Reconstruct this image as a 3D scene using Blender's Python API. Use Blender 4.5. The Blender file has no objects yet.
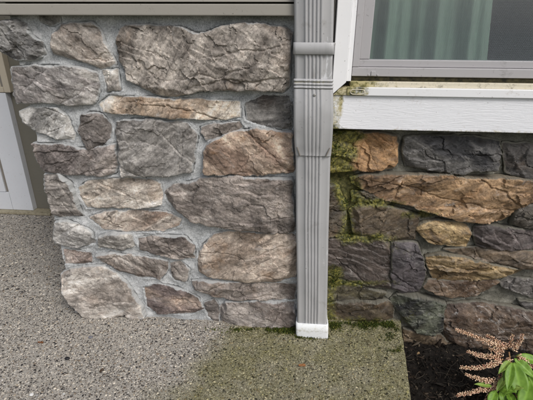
import bpy, bmesh, math, random
import numpy as np
from mathutils import Vector, Matrix
from mathutils.geometry import delaunay_2d_cdt

random.seed(7)
rng = np.random.default_rng(7)
sc = bpy.context.scene
R = math.radians

# ------------------------------------------------------------------ camera
F_PX, CX, CY = 405.0, 266.5, 200.0
PITCH, YAW, ROLL = R(22.9), R(4.5), R(0.3)
CAM_H = 0.85
fwd = Vector((-math.sin(YAW) * math.cos(PITCH), math.cos(YAW) * math.cos(PITCH), -math.sin(PITCH)))
right = Vector((math.cos(YAW), math.sin(YAW), 0))
up = right.cross(fwd)
right, up = (right * math.cos(ROLL) + up * math.sin(ROLL), up * math.cos(ROLL) - right * math.sin(ROLL))

def ray(px, py):
    return fwd * F_PX + right * (px - CX) - up * (py - CY)

_d = ray(230, 325)
_t = -CAM_H / _d.z
CAM = Vector((0.0, -0.02 - _d.y * _t, CAM_H))

def P(px, py, Y=0.0):
    """the point of the photograph on the vertical plane y = Y"""
    d = ray(px, py)
    return CAM + d * ((Y - CAM.y) / d.y)

def G(px, py, z=0.0):
    """the point of the photograph on the level plane z"""
    d = ray(px, py)
    return CAM + d * ((z - CAM.z) / d.z)

def to_px(p):
    """numpy (n,3) world points -> photo pixels"""
    q = np.asarray(p, float) - np.array(CAM)
    dz = q @ np.array(fwd)
    return CX + F_PX * (q @ np.array(right)) / dz, CY - F_PX * (q @ np.array(up)) / dz, dz

cam_d = bpy.data.cameras.new('camera')
cam_d.sensor_width = 36.0
cam_d.lens = 36.0 * F_PX / 533.0
cam_d.clip_start = 0.02
cam_d.clip_end = 500
cam = bpy.data.objects.new('camera', cam_d)
sc.collection.objects.link(cam)
m3 = Matrix((right, up, -fwd)).transposed()
cam.matrix_world = Matrix.Translation(CAM) @ m3.to_4x4()
sc.camera = cam

# ------------------------------------------------------------------ sky, sun, exposure
SUN_EL, SUN_AZ = R(48), R(140)          # azimuth clockwise from +Y: behind the camera, from the right
world = bpy.data.worlds.new('World')
sc.world = world
world.use_nodes = True
wn, wl = world.node_tree.nodes, world.node_tree.links
wn.clear()
sky_t = wn.new('ShaderNodeTexSky')
sky_t.sky_type = 'NISHITA'
sky_t.sun_disc = False
sky_t.sun_elevation = SUN_EL
sky_t.sun_rotation = SUN_AZ
sky_t.air_density = 1.0
sky_t.dust_density = 4.0
sky_t.ozone_density = 1.0
hs = wn.new('ShaderNodeHueSaturation')
hs.inputs['Saturation'].default_value = 0.6      # overcast: the blue is washed out evenly
bg = wn.new('ShaderNodeBackground')
bg.inputs['Strength'].default_value = 0.105
wo = wn.new('ShaderNodeOutputWorld')
wl.new(sky_t.outputs[0], hs.inputs['Color'])
wl.new(hs.outputs[0], bg.inputs[0])
wl.new(bg.outputs[0], wo.inputs[0])
sun_d = bpy.data.lights.new('sun', 'SUN')
sun_d.energy = 1.5
sun_d.angle = R(24)
sun_d.color = (1.0, 0.98, 0.95)
sun = bpy.data.objects.new('sun', sun_d)
sc.collection.objects.link(sun)
sdir = Vector((math.sin(SUN_AZ) * math.cos(SUN_EL), math.cos(SUN_AZ) * math.cos(SUN_EL), math.sin(SUN_EL)))
sun.rotation_euler = sdir.to_track_quat('Z', 'Y').to_euler()
sun.location = sdir * 10
sc.view_settings.view_transform = 'Standard'
sc.view_settings.look = 'None'
sc.view_settings.gamma = 1.0
sc.view_settings.exposure = 0.25
sc.view_settings.use_curve_mapping = False

# ------------------------------------------------------------------ helpers: noise
def _hash(ix, iy, iz, seed):
    h = (ix.astype(np.int64) * 374761393 + iy.astype(np.int64) * 668265263 + iz.astype(np.int64) * 2147483647 + seed * 1274126177)
    h = (h ^ (h >> 13)) * 1274126177
    h = h ^ (h >> 16)
    return (h & 0xffff).astype(np.float64) / 65535.0 * 2 - 1

def vnoise(x, y, z=None, seed=0):
    if z is None:
        z = np.zeros_like(x)
    x0, y0, z0 = np.floor(x), np.floor(y), np.floor(z)
    fx, fy, fz = x - x0, y - y0, z - z0
    u, v, w = (f * f * f * (f * (f * 6 - 15) + 10) for f in (fx, fy, fz))
    r = 0
    for dx in (0, 1):
        for dy in (0, 1):
            for dz in (0, 1):
                wt = (u if dx else 1 - u) * (v if dy else 1 - v) * (w if dz else 1 - w)
                r = r + wt * _hash(x0 + dx, y0 + dy, z0 + dz, seed)
    return r

def fbm(x, y, seed=0, octaves=4, gain=0.5, ridged=False):
    a, f, r, s = 1.0, 1.0, 0.0, 0.0
    for o in range(octaves):
        n = vnoise(x * f + 17.3 * o, y * f - 9.1 * o, None, seed + o)
        if ridged:
            n = 1 - 2 * np.abs(n)
        r = r + a * n
        s += a
        a *= gain
        f *= 2.03
    return r / s

def smooth(e0, e1, x):
    t = np.clip((x - e0) / (e1 - e0), 0, 1)
    return t * t * (3 - 2 * t)

# ------------------------------------------------------------------ helpers: objects
COL = sc.collection

def tag(o, label=None, cat=None, group=None, kind=None):
    for k, v in (('label', label), ('category', cat), ('group', group), ('kind', kind)):
        if v:
            o[k] = v
    return o

def thing(name, label, cat, loc=(0, 0, 0), group=None):
    o = bpy.data.objects.new(name, None)
    COL.objects.link(o)
    o.location = loc
    o.empty_display_size = 0.05
    return tag(o, label, cat, group)

def put(name, mesh, material, parent=None, loc=(0, 0, 0)):
    o = bpy.data.objects.new(name, mesh)
    COL.objects.link(o)
    if material is not None and not mesh.materials:
        mesh.materials.append(material)
    o.location = Vector(loc)
    if parent is not None:
        o.parent = parent
        pl, q = Vector(), parent
        while q is not None:
            pl += q.location
            q = q.parent
        o.location = Vector(loc) - pl
    return o

def mesh_from(verts, faces, name='mesh', smooth_shade=False, loc=None):
    verts = np.asarray(verts, float)
    if loc is not None:
        verts = verts - np.asarray(loc, float)
    me = bpy.data.meshes.new(name)
    me.from_pydata(verts.tolist(), [], faces if isinstance(faces, list) else faces.tolist())
    if smooth_shade:
        me.polygons.foreach_set('use_smooth', np.ones(len(me.polygons), bool))
    me.update()
    return me

def set_attr(me, name, vals):
    a = me.attributes.new(name, 'FLOAT', 'POINT')
    a.data.foreach_set('value', np.asarray(vals, np.float32))

def set_col(me, name, vals):
    a = me.attributes.new(name, 'FLOAT_COLOR', 'POINT')
    v = np.ones((len(vals), 4), np.float32)
    v[:, :3] = vals
    a.data.foreach_set('color', v.ravel())

def bm_mesh(bm, name, smooth_shade=False, loc=None):
    me = bpy.data.meshes.new(name)
    if loc is not None:
        bmesh.ops.translate(bm, verts=bm.verts, vec=-Vector(loc))
    bm.to_mesh(me)
    bm.free()
    if smooth_shade:
        me.polygons.foreach_set('use_smooth', np.ones(len(me.polygons), bool))
    return me

def box_bm(bm, x0, x1, y0, y1, z0, z1, bevel=0.0):
    vs = [bm.verts.new((x, y, z)) for x in (x0, x1) for y in (y0, y1) for z in (z0, z1)]
    idx = [(0, 1, 3, 2), (4, 6, 7, 5), (0, 4, 5, 1), (2, 3, 7, 6), (0, 2, 6, 4), (1, 5, 7, 3)]
    fs = [bm.faces.new([vs[i] for i in f]) for f in idx]
    bmesh.ops.recalc_face_normals(bm, faces=fs)
    if bevel > 0:
        es = list({e for f in fs for e in f.edges})
        bmesh.ops.bevel(bm, geom=es, offset=bevel, segments=2, profile=0.6, affect='EDGES')

def box(name, x0, x1, y0, y1, z0, z1, mat, parent=None, bevel=0.0):
    bm = bmesh.new()
    box_bm(bm, x0, x1, y0, y1, z0, z1, bevel)
    c = ((x0 + x1) / 2, (y0 + y1) / 2, z0)
    return put(name, bm_mesh(bm, name, False, c), mat, parent, c)

def prism(name, pts, y0, y1, mat, parent=None, bevel=0.0):
    """a flat board of outline pts [(x,z)...] between depths y0 (front) and y1"""
    bm = bmesh.new()
    a = [bm.verts.new((x, y0, z)) for x, z in pts]
    b = [bm.verts.new((x, y1, z)) for x, z in pts]
    n = len(pts)
    fs = [bm.faces.new(a), bm.faces.new(b[::-1])]
    for i in range(n):
        fs.append(bm.faces.new((a[i], b[i], b[(i + 1) % n], a[(i + 1) % n])))
    bmesh.ops.recalc_face_normals(bm, faces=fs)
    if bevel:
        bmesh.ops.bevel(bm, geom=list(bm.edges), offset=bevel, segments=2, profile=0.6, affect='EDGES')
    c = (sum(p[0] for p in pts) / n, y0, min(p[1] for p in pts))
    return put(name, bm_mesh(bm, name, False, c), mat, parent, c)

def S(r, g, b):
    f = lambda c: ((c / 255) / 12.92) if c <= 10 else (((c / 255) + 0.055) / 1.055) ** 2.4
    return (f(r), f(g), f(b))

# ------------------------------------------------------------------ helpers: materials
class MT:
    def __init__(self, name):
        self.m = bpy.data.materials.new(name)
        self.m.use_nodes = True
        self.nt = self.m.node_tree
        self.n, self.l = self.nt.nodes, self.nt.links
        self.n.clear()
        self.out = self.n.new('ShaderNodeOutputMaterial')
        self.b = self.n.new('ShaderNodeBsdfPrincipled')
        self.l.new(self.b.outputs[0], self.out.inputs['Surface'])
        self.co = None

    def link(self, a, b):
        self.l.new(a, b)

    def val(self, sock, v):
        if isinstance(v, bpy.types.NodeSocket):
            self.l.new(v, sock)
        elif isinstance(v, (tuple, list)) and len(v) == 3 and sock.type == 'RGBA':
            sock.default_value = (*v, 1)
        else:
            sock.default_value = v

    def coord(self, kind='Object', scale=(1, 1, 1), rand=False, rot=(0, 0, 0), swing=0.0):
        t = self.n.new('ShaderNodeTexCoord')
        mp = self.n.new('ShaderNodeMapping')
        mp.inputs['Scale'].default_value = scale
        mp.inputs['Rotation'].default_value = rot
        self.l.new(t.outputs[kind], mp.inputs['Vector'])
        if rand:
            oi = self.n.new('ShaderNodeObjectInfo')
            ml = self.n.new('ShaderNodeVectorMath')
            ml.operation = 'MULTIPLY'
            self.l.new(oi.outputs['Random'], ml.inputs[0])
            ml.inputs[1].default_value = (37.0, 91.0, 53.0)
            self.l.new(ml.outputs[0], mp.inputs['Location'])
            if swing:
                vr = self.n.new('ShaderNodeVectorRotate'); vr.rotation_type = 'Y_AXIS'
                self.l.new(t.outputs[kind], vr.inputs['Vector'])
                fr_ = self.math('FRACT', self.math('MULTIPLY', oi.outputs['Random'], 17.31))
                self.l.new(self.math('MULTIPLY', self.math('SUBTRACT', fr_, .5), swing), vr.inputs['Angle'])
                self.l.new(vr.outputs[0], mp.inputs['Vector'])
        return mp.outputs[0]

    def noise(self, co, scale, detail=6, rough=0.6, dist=0.0, out=0):
        t = self.n.new('ShaderNodeTexNoise')
        self.l.new(co, t.inputs['Vector'])
        t.inputs['Scale'].default_value = scale
        t.inputs['Detail'].default_value = detail
        t.inputs['Roughness'].default_value = rough
        t.inputs['Distortion'].default_value = dist
        return t.outputs[out]

    def vor(self, co, scale, feature='F1', out='Distance'):
        t = self.n.new('ShaderNodeTexVoronoi')
        t.feature = feature
        self.l.new(co, t.inputs['Vector'])
        t.inputs['Scale'].default_value = scale
        return t.outputs[out]

    def ramp(self, fac, stops, interp='LINEAR'):
        t = self.n.new('ShaderNodeValToRGB')
        t.color_ramp.interpolation = interp
        el = t.color_ramp.elements
        while len(el) < len(stops):
            el.new(0.5)
        for e, (p, c) in zip(el, stops):
            e.position = p
            e.color = (*c, 1) if isinstance(c, (tuple, list)) else (c, c, c, 1)
        self.l.new(fac, t.inputs[0])
        return t.outputs[0]

    def mix(self, fac, a, b, mode='MIX'):
        t = self.n.new('ShaderNodeMix')
        t.data_type = 'RGBA'
        t.blend_type = mode
        self.val(t.inputs['Factor'], fac)
        self.val(t.inputs['A'], a)
        self.val(t.inputs['B'], b)
        return t.outputs['Result']

    def math(self, op, a, b=0.0, clamp=False):
        t = self.n.new('ShaderNodeMath')
        t.operation = op
        t.use_clamp = clamp
        self.val(t.inputs[0], a)
        self.val(t.inputs[1], b)
        return t.outputs[0]

    def attr(self, name, kind='GEOMETRY', out='Fac'):
        t = self.n.new('ShaderNodeAttribute')
        t.attribute_type = kind
        t.attribute_name = name
        return t.outputs[out]

    def bump(self, h, strength=0.4, dist=0.002, prev=None):
        t = self.n.new('ShaderNodeBump')
        t.inputs['Strength'].default_value = strength
        t.inputs['Distance'].default_value = dist
        self.l.new(h, t.inputs['Height'])
        if prev is not None:
            self.l.new(prev, t.inputs['Normal'])
        return t.outputs[0]

    def done(self, color, rough=0.8, normal=None, spec=0.3, metal=0.0):
        self.val(self.b.inputs['Base Color'], color)
        self.val(self.b.inputs['Roughness'], rough)
        self.val(self.b.inputs['Specular IOR Level'], spec)
        self.val(self.b.inputs['Metallic'], metal)
        if normal is not None:
            self.l.new(normal, self.b.inputs['Normal'])
        return self.m

def stone_material(name, rough, spec, grey, mortar_col):
    t = MT(name)
    co = t.coord('Object', (1, 1, 1), True)
    st = t.coord('Object', (0.45, 1, 1.25), True, (0, 0, 0), 1.9)
    oi = t.n.new('ShaderNodeObjectInfo')
    hsv = t.n.new('ShaderNodeHueSaturation'); t.link(oi.outputs['Color'], hsv.inputs['Color']); hsv.inputs['Saturation'].default_value = grey; c1 = hsv.outputs[0]
    hsv = t.n.new('ShaderNodeHueSaturation'); t.link(t.attr('tint', 'OBJECT', 'Color'), hsv.inputs['Color']); hsv.inputs['Saturation'].default_value = grey; c2 = hsv.outputs[0]
    big = t.noise(st, 9, 5, 0.6, 0.6)
    c = t.mix(t.ramp(big, [(0.43, 0.0), (0.57, 1.0)]), c1, c2)
    veins = t.noise(st, 30, 8, 0.72, 1.2)
    c = t.mix(t.ramp(veins, [(0.36, 1.0), (0.47, 0.0)]), c, t.mix(0.62, c, (0.028, 0.022, 0.018)))
    c = t.mix(t.math('MULTIPLY', t.ramp(veins, [(0.54, 0.0), (0.68, 0.6)]), t.math('ADD', t.math('MULTIPLY', t.attr('bloom', 'OBJECT'), .9), .25)), c, (0.45, 0.43, 0.40))
    pt = t.noise(co, 16, 3, 0.5, 0.8)
    c = t.mix(0.38, c, t.ramp(pt, [(0.36, 0.2), (0.5, 0.5), (0.64, 0.82)]), 'OVERLAY')
    # iron stain
    rust = t.noise(co, 14, 4, 0.55, 0.4)
    c = t.mix(t.math('MULTIPLY', t.ramp(rust, [(0.56, 0.0), (0.70, 1.0)]), t.math('MULTIPLY', t.attr('rust', 'OBJECT'), .55)), c, (0.30, 0.155, 0.062))
    # salt and pepper grain
    g = t.noise(co, 230, 4, 0.75)
    c = t.mix(0.45, c, t.ramp(g, [(0.30, 0.16), (0.5, 0.5), (0.70, 0.9)]), 'OVERLAY')
    sk = t.noise(t.coord('Object', (0.3, 1, 1.5), True, (0, 0, 0), 1.9), 34, 6, 0.62, 0.4)
    c = t.mix(0.45, c, t.ramp(sk, [(0.32, 0.12), (0.5, 0.5), (0.66, 0.9)]), 'OVERLAY')
    g2 = t.noise(co, 75, 5, 0.7)
    c = t.mix(0.55, c, t.ramp(g2, [(0.3, 0.22), (0.5, 0.5), (0.7, 0.82)]), 'OVERLAY')
    # pale lichen / efflorescence flecks
    lf = t.noise(co, 26, 7, 0.75, 0.5)
    c = t.mix(t.math('MULTIPLY', t.ramp(lf, [(0.60, 0.0), (0.67, 1.0)]), t.attr('bloom', 'OBJECT')), c, (0.52, 0.51, 0.50))
    # mortar smeared over the rim
    sm = t.ramp(t.math('SUBTRACT', t.math('MULTIPLY', t.attr('smear'), 1.1), t.noise(co, 30, 6, 0.65), True), [(0.0, 0.0), (0.22, 0.85)])
    c = t.mix(sm, c, mortar_col)
    # moss and algae
    mo = t.attr('moss')
    mn = t.noise(co, 55, 6, 0.7)
    mfac = t.math('SUBTRACT', t.math('MULTIPLY', mo, 1.9), mn, True)
    mfac = t.ramp(mfac, [(0.0, 0.0), (0.6, 0.9)])
    mcol = t.ramp(t.noise(co, 120, 4, 0.7), [(0.3, (0.016, 0.021, 0.006)), (0.47, (0.075, 0.082, 0.016)), (0.60, (0.24, 0.22, 0.045))])
    c = t.mix(mfac, c, mcol)
    n1 = t.bump(t.noise(st, 70, 8, 0.70, 0.15), 0.55, 0.005)
    n2 = t.bump(t.noise(co, 260, 5, 0.75), 0.65, 0.0016, n1)
    r = t.math('ADD', t.math('MULTIPLY', t.noise(co, 40, 4), 0.35), rough - 0.17, True)
    return t.done(c, r, n2, spec)

M = {}
M['stone_dry'] = stone_material('weathered stone', 0.80, 0.25, 0.66, S(172, 174, 174))
M['stone_damp'] = stone_material('damp stone', 0.55, 0.45, 1.04, S(104, 102, 92))

def mortar_material(name, dark, mid, light, moss_gain):
    t = MT(name)
    co = t.coord('Object')
    c = t.ramp(t.noise(co, 11, 6, 0.65, 0.3), [(0.3, dark), (0.5, mid), (0.7, light)])
    c = t.mix(0.7, c, t.ramp(t.noise(co, 300, 4, 0.8), [(0.28, 0.12), (0.5, 0.5), (0.72, 0.9)]), 'OVERLAY')
    c = t.mix(t.ramp(t.noise(co, 24, 7, .7, .4), [(.55, 0.), (.66, .7)]), c, tuple(min(.62, k * 1.35) for k in light))
    c = t.mix(t.ramp(t.noise(co, 60, 6, 0.7), [(0.58, 0.0), (0.72, 0.6)]), c, tuple(k * 0.45 for k in mid))
    mo = t.attr('moss')
    mf = t.ramp(t.math('SUBTRACT', t.math('MULTIPLY', mo, moss_gain), t.noise(co, 60, 6, 0.7), True), [(0, 0.0), (0.35, 0.92)])
    c = t.mix(mf, c, t.ramp(t.noise(co, 130, 4, 0.7), [(0.3, (0.022, 0.024, 0.008)), (0.50, (0.070, 0.070, 0.020)), (0.68, (0.17, 0.15, 0.05))]))
    n1 = t.bump(t.noise(co, 90, 8, 0.7), 0.6, 0.004)
    n2 = t.bump(t.noise(co, 520, 3, 0.8), 0.7, 0.0012, n1)
    return t.done(c, 0.9, n2, 0.2)

M['mortar'] = mortar_material('pale mortar', S(148, 151, 152), S(175, 177, 178), S(194, 196, 196), 1.9)
M['mortar_damp'] = mortar_material('damp mortar', S(84, 84, 78), S(112, 110, 100), S(140, 138, 128), 1.9)

def paint_material(name, col, dirt, rough=0.5, grain=0.0, dirt_scale=30, dirt_lo=0.60, spec=0.35, scuff=None):
    t = MT(name)
    co = t.coord('Object')
    c = t.mix(t.ramp(t.noise(co, 6, 5, 0.6), [(0.3, 0.0), (0.7, 0.35)]), col, tuple(k * 0.86 for k in col))
    c = t.mix(t.ramp(t.noise(co, dirt_scale, 8, 0.72, 0.4), [(dirt_lo, 0.0), (dirt_lo + 0.14, 0.75)]), c, dirt)
    c = t.mix(t.ramp(t.noise(co, 160, 3, 0.6), [(0.68, 0.0), (0.74, 0.6)]), c, tuple(k * 0.35 for k in dirt))
    if scuff:
        sf = t.noise(t.coord('Object', (1, 1, .6)), 17, 5, .7, .8)
        c = t.mix(t.ramp(sf, [(.63, 0.), (.66, .8)]), c, scuff)
        vs_ = t.noise(t.coord('Object', (1, 1, .05)), 55, 5, .65)
        c = t.mix(t.ramp(vs_, [(.52, 0.), (.75, .4)]), c, tuple(k * .66 for k in col))
    mo = t.attr('mould')
    mf = t.ramp(t.math('SUBTRACT', t.math('MULTIPLY', mo, 1.7), t.noise(co, 110, 6, 0.75), True), [(0, 0.0), (0.3, 0.95)])
    c = t.mix(mf, c, t.ramp(t.noise(co, 60, 5, 0.7), [(0.30, (0.014, 0.016, 0.006)), (0.43, (0.14, 0.13, 0.028)), (0.55, (0.46, 0.40, 0.20))]))
    n = t.bump(t.noise(co, 300, 3, 0.6), 0.15, 0.0008)
    if grain:
        gr = t.coord('Object', (7, 30, 60))
        n = t.bump(t.noise(gr, 3.2, 5, 0.55, 1.6), grain, 0.0028, n)
    return t.done(c, rough, n, spec)

M['white_paint'] = paint_material('white trim paint', (0.84, 0.845, 0.86), (0.46, 0.40, 0.34), 0.55)
M['white_board'] = paint_material('embossed white board', (0.84, 0.85, 0.885), (0.52, 0.47, 0.43), 0.55, 0.38)
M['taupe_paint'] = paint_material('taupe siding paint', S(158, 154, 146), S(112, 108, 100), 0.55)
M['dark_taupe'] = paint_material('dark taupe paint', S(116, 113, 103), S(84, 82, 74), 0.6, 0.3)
M['downspout'] = paint_material('grey enamelled aluminium', S(172, 172, 173), S(138, 135, 132), 0.36, 0, 24, 0.58, 0.5, (0.66, 0.67, 0.69))
M['white_plastic'] = paint_material('white plastic', (0.78, 0.80, 0.81), (0.30, 0.31, 0.22), 0.45, 0, 60, 0.56)
M['frame'] = paint_material('warm grey window frame', S(174, 172, 174), S(124, 120, 118), 0.42, 0, 20, 0.58, 0.45)
M['cream'] = paint_material('cream stained sill', S(214, 206, 186), S(60, 54, 38), 0.6, 0, 70, 0.55)
M['beige'] = paint_material('beige frame paint', S(190, 180, 162), S(132, 120, 100), 0.5)
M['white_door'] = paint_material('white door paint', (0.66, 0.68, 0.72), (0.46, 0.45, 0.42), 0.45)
M['groove'] = paint_material('groove shade and trim grey', S(128, 122, 114), S(90, 84, 78), 0.6)
M['threshold'] = paint_material('worn tan threshold', S(158, 150, 128), S(96, 86, 66), 0.7, 0, 60, 0.5)
M['screw'] = paint_material('screw head', S(150, 148, 145), S(84, 80, 74), 0.35, 0, 40, 0.55, 0.6)

# ------------------------------------------------------------------ main planes
Y_PIER = 0.0                       # mortar face of the projecting pier
Y_HOUSE = 0.052                    # mortar face of the recessed house wall
X_LEFT = 0.5 * (P(10, 70, 0).x + P(56, 240, 0).x) + 0.012     # left corner of the pier
X_SEAM = P(306, 200, 0).x          # right end of the pier, behind the downspout
Y_DOOR = G(38, 213, 0).y
Z_SOIL = -0.075
Z_STONE_TOP = P(150, 17, -0.01).z
Z_TRIM = P(430, 131, 0.01).z       # underside of the white apron board
X_END = P(540, 240, Y_HOUSE).x + 0.52
WALL_TOP = 2.35

# ------------------------------------------------------------------ stones
def moss_px(x, y):
    """moss cover where water splashes beside the downspout (photo pixels)"""
    def blob(cx, cy, rx, ry, a=1.0):
        return a * np.exp(-(((x - cx) / rx) ** 2 + ((y - cy) / ry) ** 2))
    m = blob(338, 150, 19, 28, 0.98) + blob(352, 136, 18, 5, 0.55) + blob(350, 188, 16, 15, 0.74) + blob(348, 215, 9, 26, 0.62)
    m = m + blob(378, 203, 26, 5, 0.55) + blob(350, 283, 40, 4, 0.60) + blob(335, 275, 12, 10, 0.6) + blob(398, 250, 30, 40, 0.25)
    m = m + blob(350, 321, 55, 7, 0.45) + blob(420, 312, 24, 14, 0.24) + blob(360, 238, 34, 6, 0.5) + blob(425, 214, 30, 5, 0.4)
    m = m + blob(470, 173, 60, 4, 0.28) + blob(330, 305, 8, 30, 0.5) + blob(262, 331, 40, 5, 0.55)
    n = fbm(np.asarray(x) * .09, np.asarray(y) * .09, 612, 4, .6)
    return m * (1 + .55 * n)

def chaikin(p):
    q = []
    n = len(p)
    for i in range(n):
        a, b = p[i], p[(i + 1) % n]
        q += [a * 0.94 + b * 0.06, a * 0.06 + b * 0.94]
    return np.array(q)

def grow(p, g):
    p = np.asarray(p, float)
    area = 0.5 * np.sum(p[:, 0] * np.roll(p[:, 1], -1) - np.roll(p[:, 0], -1) * p[:, 1])
    t0 = p - np.roll(p, 1, 0); t1 = np.roll(p, -1, 0) - p
    t0 /= np.linalg.norm(t0, axis=1)[:, None] + 1e-9; t1 /= np.linalg.norm(t1, axis=1)[:, None] + 1e-9
    t = t0 + t1
    t /= np.linalg.norm(t, axis=1)[:, None] + 1e-9
    nrm = np.column_stack([t[:, 1], -t[:, 0]]) * (1 if area > 0 else -1)
    return p + nrm * g

def cells(x, z, scale, seed, warp):
    """broken facets: per cell a height and a tilt"""
    wx = x * scale + fbm(x * scale * 1.7, z * scale * 1.7, seed + 1, 3) * warp
    wz = z * scale * 1.35 + fbm(x * scale * 1.7 + 9, z * scale * 1.7, seed + 2, 3) * warp
    ix, iz = np.floor(wx), np.floor(wz)
    best = np.full(len(x), 1e9); out = np.zeros(len(x)); zero = np.zeros_like(ix)
    for dx in (-1, 0, 1):
        for dz in (-1, 0, 1):
            cx_, cz_ = ix + dx, iz + dz
            sx_ = cx_ + .5 + .45 * _hash(cx_, cz_, zero, seed + 3); sz_ = cz_ + .5 + .45 * _hash(cx_, cz_, zero, seed + 4)
            d = (wx - sx_) ** 2 + (wz - sz_) ** 2
            hh = _hash(cx_, cz_, zero, seed + 5) + 1.3 * (_hash(cx_, cz_, zero, seed + 6) * (wx - sx_) + _hash(cx_, cz_, zero, seed + 7) * (wz - sz_))
            k = d < best
            best = np.where(k, d, best); out = np.where(k, hh, out)
    return out

def resample(p, step):
    out = []
    n = len(p)
    for i in range(n):
        a, b = p[i], p[(i + 1) % n]
        k = max(1, int(round(np.linalg.norm(b - a) / step)))
        for j in range(k):
            out.append(a + (b - a) * j / k)
    return np.array(out)

def inside(poly, x, y):
    r = np.zeros(len(x), bool)
    n = len(poly)
    for i in range(n):
        x1, y1 = poly[i]
        x2, y2 = poly[(i + 1) % n]
        if y1 == y2:
            continue
        c = ((y1 > y) != (y2 > y)) & (x < (x2 - x1) * (y - y1) / (y2 - y1) + x1)
        r ^= c
    return r

def edge_dist(poly, x, y):
    d = np.full(len(x), 1e9)
    p = resample(poly, 0.004)
    for i in range(0, len(x), 20000):
        s = slice(i, i + 20000)
        d[s] = np.sqrt(((x[s, None] - p[None, :, 0]) ** 2 + (y[s, None] - p[None, :, 1]) ** 2).min(1))
    return d

def stone_mesh(poly, seed, prot, step, depth, strat, rough, edge, facing='front', y0=0.0, e0=0.003):
    """poly: (n,2) in wall metres; relief rises `prot` out of the mortar face y0"""
    r = np.random.default_rng(seed)
    fine = r.uniform(.45, 1.25); crk = r.uniform(.5, 1.3); strat = strat * r.uniform(.4, 1.3)
    p = resample(chaikin(poly), 0.0045)
    c = p.mean(0)
    nrm = (p - c) / np.maximum(np.linalg.norm(p - c, axis=1), 1e-6)[:, None]
    j = fbm(p[:, 0] * 45, p[:, 1] * 45, seed, 3, 0.6) * 0.0060
    p = p + nrm * j[:, None]
    lo, hi = p.min(0), p.max(0)
    gx, gy = np.meshgrid(np.arange(lo[0], hi[0], step), np.arange(lo[1], hi[1], step * 0.9))
    gx = gx + (np.arange(gx.shape[0]) % 2)[:, None] * step * 0.5
    gx, gy = gx.ravel() + r.uniform(-.22, .22, gx.size) * step, gy.ravel() + r.uniform(-.22, .22, gx.size) * step
    k = inside(p, gx, gy)
    gx, gy = gx[k], gy[k]
    k = edge_dist(p, gx, gy) > step * 0.6
    pts = [Vector((a, b)) for a, b in p] + [Vector((a, b)) for a, b in zip(gx[k], gy[k])]
    n = len(p)
    vs, es, fs, *_ = delaunay_2d_cdt(pts, [(i, (i + 1) % n) for i in range(n)], [], 1, 1e-6)
    v = np.array([(a.x, a.y) for a in vs])
    f = np.array([list(t) for t in fs if len(t) == 3])
    x, z = v[:, 0], v[:, 1]
    d = edge_dist(p, x, z)
    size = hi - lo
    un, vn = x - c[0], z - c[1]
    # a fairly flat split face, slightly tilted, its rim broken off by a few steep facets
    ta = r.uniform(0, 2 * math.pi)
    tg = r.uniform(0.02, 0.09)
    h = prot * 0.72 + tg * (un * math.cos(ta) + vn * math.sin(ta))
    for q in range(r.integers(4, 8)):
        a = r.uniform(0, 2 * math.pi)
        ca, sa = math.cos(a), math.sin(a)
        far = (p[:, 0] - c[0]) * ca + (p[:, 1] - c[1]) * sa
        din = far.max() - (un * ca + vn * sa)            # distance in from the outermost point on that side
        g = r.uniform(0.35, 1.1)
        wob = fbm(x * 30, z * 30, seed + 31 * q, 3) * 0.004
        h = np.minimum(h, r.uniform(0.05, .5) * prot + g * (din - r.uniform(0.0, .012)) + wob)
    h = np.clip(h, prot * 0.08, prot * 1.5)
    # bedding ledges
    th = r.normal(0, 0.38)
    uu, vv = un * math.cos(th) + vn * math.sin(th), -un * math.sin(th) + vn * math.cos(th)
    s = vv * r.uniform(20, 36) + fbm(x * 8, z * 12, seed + 5, 4, 0.5) * 1.3
    saw = s - np.floor(s)
    ledge = np.where(saw < 0.88, saw / 0.88, (1 - saw) / 0.12)
    on = smooth(-0.05, 0.30, fbm(x * 9, z * 13, seed + 77, 3))
    h = h + (ledge - 0.5) * 0.0060 * strat * on
    # split faces: long fractures, each side sitting at its own level
    span = max(size)
    for q in range(r.integers(3, 7)):
        a = th + r.normal(0, 0.55) if r.random() < .75 else r.uniform(0, math.pi)
        ox, oz = r.uniform(-.42, .42) * size[0], r.uniform(-.42, .42) * size[1]
        sd = -(un - ox) * math.sin(a) + (vn - oz) * math.cos(a)
        al_ = (un - ox) * math.cos(a) + (vn - oz) * math.sin(a)
        sd = sd + fbm(x * 16, z * 16, seed + 400 + q, 4, .55) * 0.016
        fade = smooth(span * r.uniform(.25, .75), span * .1, np.abs(al_ - r.uniform(-.2, .2) * span))
        stp = r.uniform(-1, 1) * 0.0055 * rough
        slope = r.normal(0, .16)
        h = h + fade * (stp * smooth(-0.0016, 0.0016, sd) + slope * np.clip(sd, 0, .03)) - fade * r.uniform(.0012, .0040) * np.exp(-(sd / .0019) ** 2)
    h = h + cells(uu, vv, 15, seed + 200, .5) * 0.0030 * rough * crk + cells(uu, vv, 52, seed + 300, .5) * 0.0009 * rough * fine
    # broken relief
    h = h + fbm(uu * 10, vv * 18, seed + 9, 5, 0.52, True) * 0.0018 * rough * fine
    h = h + fbm(uu * 90, vv * 120, seed + 19, 4, 0.65) * 0.0010 * rough * fine
    prof = 1 - np.exp(-d / (edge * (0.55 + 1.1 * smooth(-.3, .5, fbm(x * 18, z * 18, seed + 88, 3)))))
    h = e0 + np.maximum(h, 0.0015) * prof + fbm(x * 120, z * 120, seed + 3, 3) * 0.0008
    # outline skirt going back into the wall
    cnt = {}
    for t in f:
        for a, b in ((t[0], t[1]), (t[1], t[2]), (t[2], t[0])):
            if (b, a) in cnt:
                del cnt[(b, a)]
            else:
                cnt[(a, b)] = 1
    nv = len(v)
    bset = {}
    extra, faces = [], f.tolist()
    for (a, b) in cnt:
        for q in (a, b):
            if q not in bset:
                bset[q] = len(extra)
                extra.append(q)
    ne = len(extra)
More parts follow.
